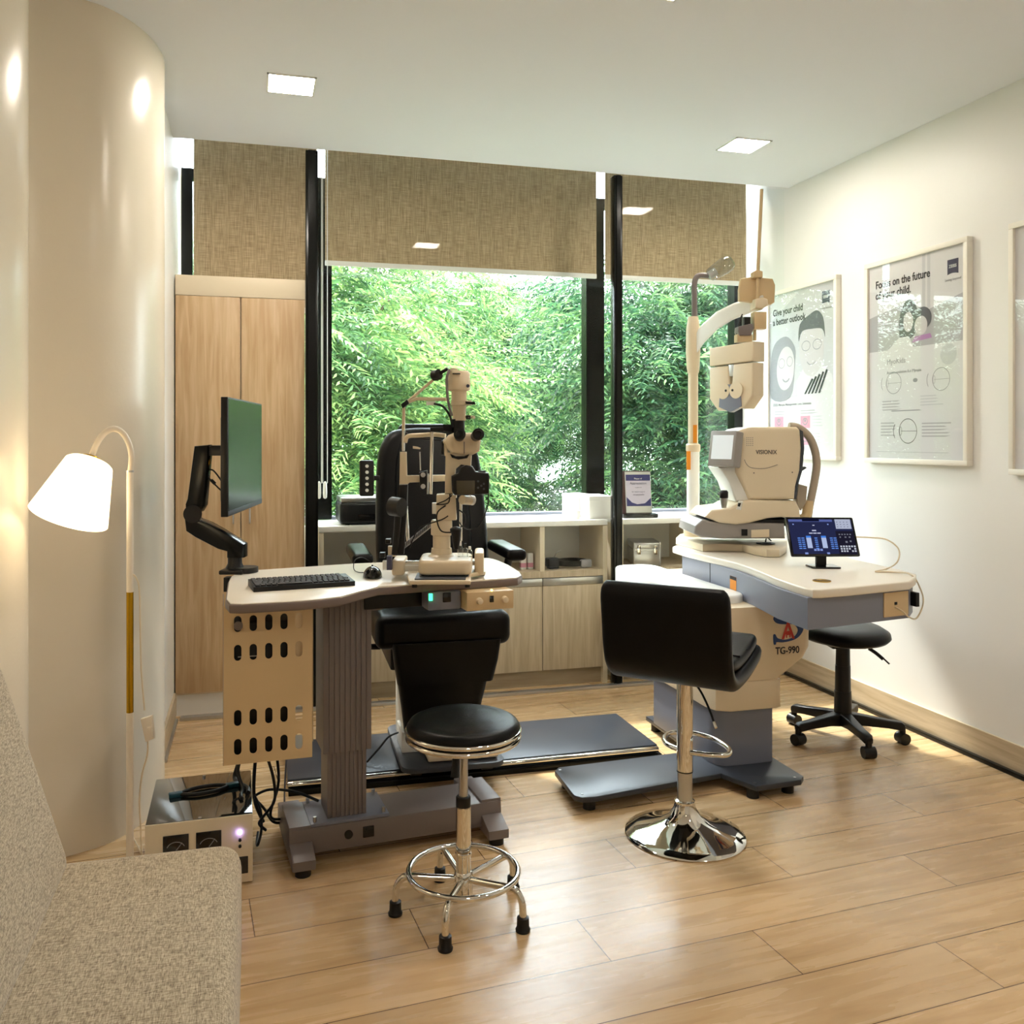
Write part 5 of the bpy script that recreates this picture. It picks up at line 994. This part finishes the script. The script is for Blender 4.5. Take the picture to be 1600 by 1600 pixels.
def lines(nm, x, z, w_, n, dz, m, sheet, rs=1):
    rr = random.Random(rs); return pol(nm, [[(x, z-k*dz), (x+w_*rr.uniform(.6, 1), z-k*dz), (x+w_*rr.uniform(.6, 1), z-k*dz+dz*.38), (x, z-k*dz+dz*.38)] for k in range(n)], m, sheet)
r, sh, a, b_, c, d = poster(3.80, 4.425, 1.188, 2.122, 'framed poster nearest the window, two smiling faces, "Give your child a better outlook"')
text('headline', 'Give your child\na better outlook', .052, (a+.035, .011, d-.115), M['ink'], sh, sx=.86, bold=.0010)
badge(sh, b_-.075, d-.075, .062); pz0, pz1 = c+.315, d-.17
pol('photo_background', [[(a, pz0), (b_, pz0), (b_, pz1+.16), (a+.28, pz1+.16), (a, pz1+.02)]], 'inklight', sh, .0119)
hx0 = a+.385; hz = pz0+.265
pol('boy_shoulders', [[(hx0-.12, pz0), (hx0+.19, pz0), (hx0+.17, pz0+.10), (hx0+.08, pz0+.16), (hx0-.06, pz0+.16), (hx0-.13, pz0+.08)]], 'paper', sh, .0117)
pol('boy_face', [ell(hx0, hz-.02, .105, .145)], 'skin', sh, .0115); pol('boy_hair', [[(p.x, p.y) for p in spline([(hx0-.11, hz+.03, 0), (hx0-.10, hz+.12, 0), (hx0-.02, hz+.16, 0), (hx0+.05, hz+.175, 0), (hx0+.10, hz+.13, 0), (hx0+.115, hz+.03, 0), (hx0+.09, hz+.075, 0), (hx0-.0, hz+.085, 0), (hx0-.08, hz+.08, 0)], 4, True)]], 'hair', sh, .0112)
bm = NB(); annul(bm, hx0-.045, hz-.0, .038, .028, .004, .0108); annul(bm, hx0+.05, hz+.0, .038, .028, .004, .0108); annul(bm, hx0-.0, hz-.075, .04, .03, .006, .0108, 14, 200, 340); obj('boy_glasses_and_smile', bm, M['inkgrey'], sh)
gx, gz_ = a+.14, pz0+.16; pol('girl_hair', [[(p.x, p.y) for p in spline([(gx-.12, gz_-.16, 0), (gx-.13, gz_+.02, 0), (gx-.09, gz_+.14, 0), (gx+.02, gz_+.175, 0), (gx+.10, gz_+.11, 0), (gx+.10, gz_+.02, 0), (gx+.06, gz_-.16, 0)], 4, True)]], 'inkgrey', sh, .0110)
pol('girl_face', [ell(gx+.015, gz_+.0, .082, .12, rot=-8)], 'skin', sh, .0107); bm = NB(); annul(bm, gx-.02, gz_+.03, .03, .028, .0035, .0103); annul(bm, gx+.055, gz_+.035, .028, .028, .0035, .0103); annul(bm, gx+.02, gz_-.05, .036, .028, .010, .0103, 14, 195, 345); obj('girl_glasses_and_smile', bm, M['inkgrey'], sh)
pol('striped_sleeve', [[(hx0-.06+k*.03, pz0+.01), (hx0-.045+k*.03, pz0+.01), (hx0+.02+k*.03, pz0+.085+.01*k), (hx0+.005+k*.03, pz0+.09+.01*k)] for k in range(5)], 'ink', sh, .0104)
text('subheading', 'ZEISS Myopia Management Lens Solutions', .0205, (a+.035, .0112, pz0-.045), M['inkgrey'], sh, bold=.0002)
for k, z in enumerate((pz0-.135, pz0-.225)):
    for j, x in enumerate((a+.05, a+.29)):
        e_ = pol('eye_picture', [[(x, z-.035), (x+.085, z-.035), (x+.085, z+.03), (x, z+.03)]], 'pink', sh); bm = NB(); annul(bm, x+.043, z, .022, .02, .006, .0106); annul(bm, x+.043, z+.004, .008, .008, .0079, .0106); obj('eye_iris', bm, M['inkgrey'], sh)
        lines('caption_lines', x+.10, z+.022, .10, 4, .016, 'inklight', sh, k*3+j)
lines('caption_lines', a+.05, pz0-.08, .13, 2, .014, 'inkmid', sh, 8); lines('caption_lines', a+.29, pz0-.08, .16, 2, .014, 'inkmid', sh, 9)
r, sh, a, b_, c, d = poster(2.967, 3.592, 1.186, 2.128, 'larger-looking framed poster in the middle, "Focus on the future of your child" with eye diagrams')
text('headline', 'Focus on the future\nof your child.', .050, (a+.045, .011, d-.105), M['ink'], sh, sx=.86, bold=.0010); badge(sh, b_-.065, d-.085, .060)
pm0 = d-.40; pol('photo_background', [[(a, pm0), (b_, pm0), (b_, d-.20), (b_-.20, d-.245), (a+.22, d-.20), (a+.0, d-.24)]], 'inkmid', sh, .0119)
pol('window_stripes', [[(x, d-.24), (x+.018, d-.24), (x+.018, d-.002), (x, d-.002)] for x in (b_-.24, b_-.21)], 'inklight', sh, .0118)
mx_, mz = a+.26, d-.25
pol('mother_hair', [[(p.x, p.y) for p in spline([(mx_-.05, mz-.11, 0), (mx_-.055, mz+.0, 0), (mx_-.01, mz+.065, 0), (mx_+.04, mz+.04, 0), (mx_+.055, mz-.03, 0), (mx_+.03, mz-.10, 0)], 4, True)]], 'hair', sh, .0114); pol('mother_face', [ell(mx_-.003, mz-.035, .03, .045)], 'skin', sh, .0111)
pol('child_hair', [ell(mx_+.085, mz-.03, .052, .05)], 'hair', sh, .0108); pol('child_face', [ell(mx_+.075, mz-.06, .038, .042)], 'skin', sh, .0105)
pol('child_clothes', [[(mx_+.02, pm0+.02), (mx_+.14, pm0+.03), (mx_+.13, mz-.10), (mx_+.04, mz-.105)]], 'violet', sh, .0107); pol('mother_clothes', [[(mx_-.13, pm0+.0), (mx_+.03, pm0+.0), (mx_+.0, mz-.10), (mx_-.06, mz-.10)]], 'paper', sh, .0109)
text('product_name', 'MyoKids', .034, (a+.12, .0112, d-.465), M['inkgrey'], sh); text('subheading', 'Accommodation for Myopia', .019, (a+.12, .0112, d-.51), M['inkgrey'], sh)
pol('round_seal', [ell(b_-.09, d-.45, .045, .045)], 'inklight', sh)
def eye(x, z, s, m='inkgrey'):
    bm = NB(); annul(bm, x, z, s, s, .0028, .0112, 32); annul(bm, x-s*.80, z, s*.14, s*.36, .002, .0112); prism(bm, [(x-s*.8, z-.0008), (x+s, z-.0008), (x+s, z+.0008), (x-s*.8, z+.0008)], .0112, .0114, 'y')
    annul(bm, x-s*.4, z, s*1.25, s*1.15, .0030, .0112, 14, 150, 210); obj('eye_diagram', bm, M[m], sh)
eye(a+.165, c+.345, .050); eye(b_-.13, c+.345, .050); eye(a+.255, c+.125, .056, 'ink')
pol('fish_symbol', [ell(a+.30, c+.35, .014, .009)], 'inkgrey', sh)
lines('caption_lines', a+.09, c+.26, .14, 4, .013, 'inkmid', sh, 3); lines('caption_lines', a+.33, c+.275, .14, 4, .013, 'inklight', sh, 4); lines('caption_lines', a+.08, c+.16, .10, 5, .014, 'inkmid', sh, 5); lines('caption_lines', a+.34, c+.155, .18, 5, .014, 'inkmid', sh, 6); lines('caption_lines', a+.15, c+.215, .26, 1, .012, 'inkgrey', sh, 7); lines('footer_rule', a+.05, c+.03, .45, 1, .003, 'inkgrey', sh, 2)
r, sh, a, b_, c, d = poster(2.14, 2.765, 1.16, 2.128, 'framed poster cut off by the right edge of the photo')
lines('caption_lines', a+.08, c+.3, .3, 8, .02, 'inkmid', sh, 3)

# ================================================================== FLOOR LAMP
z0 = 2.35; loc, L = frame(203, z0, 0); r = thing('floor_lamp', 'slim white and gold floor lamp with a glowing white shade beside the wavy wall', 'floor lamp', loc, -TH); Lz = lambda v: L(0, v).z
obj('base', lathe(NB(), [(.001, 0), (.115, 0), (.115, .012), (.10, .018), (.012, .022), (.001, .022)], seg=40), M['lampwhite'], r)
obj('lower_pole', cyl(NB(), (0, 0, .02), (0, 0, Lz(1113)), .0095), M['lampwhite'], r); obj('gold_sleeve', cyl(NB(), (0, 0, Lz(1113)), (0, 0, Lz(925)), .0092), M['brass'], r, label='gold middle pole'); obj('upper_pole', cyl(NB(), (0, 0, Lz(925)), (0, 0, Lz(736)), .0088), M['lampwhite'], r)
obj('pole_joint', cyl(NB(), (0, 0, Lz(738)), (0, 0, Lz(735)), .0094), M['steel'], r)
k_ = lambda px, py, d=0: L(px, py, d)
obj('gooseneck', tube(NB(), [k_(203.5, 737), k_(205, 722), k_(205, 708), k_(200, 690), k_(190, 675), k_(178, 670, -.01), k_(165, 675, -.02), k_(154, 688, -.03), k_(146, 705, -.035), k_(143, 714, -.04)], .0075, 12, 5, r2=.0085), M['lampwhite'], r)
ax0, ax1 = k_(143, 716, -.04), k_(107, 808, -.115); ad_ = (ax1-ax0).normalized(); rot_ = Vector((0, 0, 1)).rotation_difference(ad_).to_matrix().to_4x4(); mm = Matrix.Translation(ax0) @ rot_
obj('brass_cap', lathe(NB(), [(.010, -.002), (.026, 0), (.028, .006), (.028, .020), (.02, .022)], seg=32, mtx=mm), M['brass'], r)
shm = bpy.data.materials.new('lamp_shade'); shm.use_nodes = True; n = shm.node_tree; b = n.nodes['Principled BSDF']; b.inputs['Base Color'].default_value = rgb(250, 246, 236); b.inputs['Roughness'].default_value = .3; b.inputs['Emission Color'].default_value = (1, .93, .78, 1); b.inputs['Emission Strength'].default_value = 2.2
tl_ = n.nodes.new('ShaderNodeBsdfTranslucent'); tl_.inputs[0].default_value = (1, .93, .78, 1); mx = n.nodes.new('ShaderNodeMixShader'); mx.inputs[0].default_value = .6; n.links.new(b.outputs[0], mx.inputs[1]); n.links.new(tl_.outputs[0], mx.inputs[2]); n.links.new(mx.outputs[0], n.nodes['Material Output'].inputs[0])
HS = (ax1-ax0).length
obj('shade', lathe(NB(), [(.020, .012), (.055, .014), (.060, .018), (.098, HS), (.0965, HS+.001), (.0965, HS), (.058, .020), (.020, .016)], seg=56, mtx=mm), shm, r)
bu = obj('bulb', lathe(NB(), [(.001, .10), (.018, .094), (.030, .078), (.030, .062), (.016, .03), (.013, .02)][::-1], seg=24, mtx=mm), emit('bulb_glow', (1, .80, .52, 1), LAMP_STRENGTH*5), r)
obj('power_cord', tube(NB(), [k_(208, 897), k_(214, 905), k_(218, 925), k_(219.5, 1000), k_(221, 1050), k_(226, 1110)], .0022, 8), M['cream'], r)
obj('cord_switch', iprism(NB(), L, [(219, 1124), (236, 1119), (240, 1155), (227, 1160)], -.008, .008, .002), M['lampwhite'], r); obj('switch_slider', iprism(NB(), L, [(230, 1137), (236, 1136), (237, 1144), (231, 1145)], -.011, -.007, .001), M['lampwhite'], r)
obj('power_cord', tube(NB(), [k_(231, 1158), k_(230, 1180), k_(222, 1210), k_(218, 1250), k_(220, 1300), k_(222, 1380), k_(215, 1440), (.02, .1, .004), (-.1, .35, .004), (-.2, .5, .02)], .0024, 8), M['cream'], r)

# ================================================================== SOFA
fab = mat('woven_fabric', rgb(168, 152, 128), .9, sheen=.3); n = fab.node_tree; b = n.nodes['Principled BSDF']; tc = nd('ShaderNodeTexCoord'); outs = []
for s_ in ((620, 90, 300), (90, 620, 300)):
    mp = nd('ShaderNodeMapping'); mp.inputs['Scale'].default_value = s_; mp.inputs['Rotation'].default_value = (0, 0, R(4)); n.links.new(tc.outputs['Object'], mp.inputs[0]); x = nd('ShaderNodeTexNoise'); x.inputs['Scale'].default_value = 1.0; x.inputs['Detail'].default_value = 3; n.links.new(mp.outputs[0], x.inputs['Vector']); outs.append(x.outputs['Fac'])
g = mth('MULTIPLY', mth('ADD', outs[0], outs[1]), .5); r_ = nd('ShaderNodeValToRGB'); e = r_.color_ramp.elements; e[0].position = .36; e[0].color = rgb(112, 96, 76); e[1].position = .62; e[1].color = rgb(208, 196, 172); x = e.new(.48); x.color = rgb(166, 151, 126); n.links.new(g, r_.inputs[0]); n.links.new(r_.outputs[0], b.inputs['Base Color'])
bp_ = nd('ShaderNodeBump'); bp_.inputs['Strength'].default_value = .5; bp_.inputs['Distance'].default_value = .0015; n.links.new(g, bp_.inputs['Height']); n.links.new(bp_.outputs[0], b.inputs['Normal'])
r = thing('sofa', 'beige woven fabric sofa with leaning back cushion in the lower left corner', 'sofa', (-.36, 1.10, 0), 0)
SY0, SY1 = -.82, .83
t = bmesh.new()
def soft(x0_, x1_, y0_, y1_, z0_, z1_, bev, seg=8, mtx=None):
    bm = NB(); t = bmesh.new(); bmesh.ops.create_cube(t, size=1)
    for v in t.verts: v.co = Vector(((x0_+x1_)/2+v.co.x*(x1_-x0_), (y0_+y1_)/2+v.co.y*(y1_-y0_), (z0_+z1_)/2+v.co.z*(z1_-z0_)))
    bmesh.ops.bevel(t, geom=t.edges[:], offset=bev, segments=seg, affect='EDGES', profile=.6); return merge(bm, t, mtx)
obj('seat', soft(-.33, .335, SY0, SY1, .20, .455, .055), fab, r, sharp=80)
bk_ = Matrix.Translation((.012, 0, .435)) @ Matrix.Rotation(R(-17), 4, 'Y')
obj('back_cushion', soft(-.20, -.0, SY0, SY1-.01, .0, .47, .05, mtx=bk_), fab, r, sharp=80)
for x in (-.28, .27):
    for y in (SY0+.07, SY1-.53 if x > 0 else SY1-.08): obj('leg', prism(NB(), [(x-.025, 0), (x+.012, 0), (x+.03, .205), (x-.03, .205)], y-.02, y+.02, 'y', .002), M['taupe'], r)
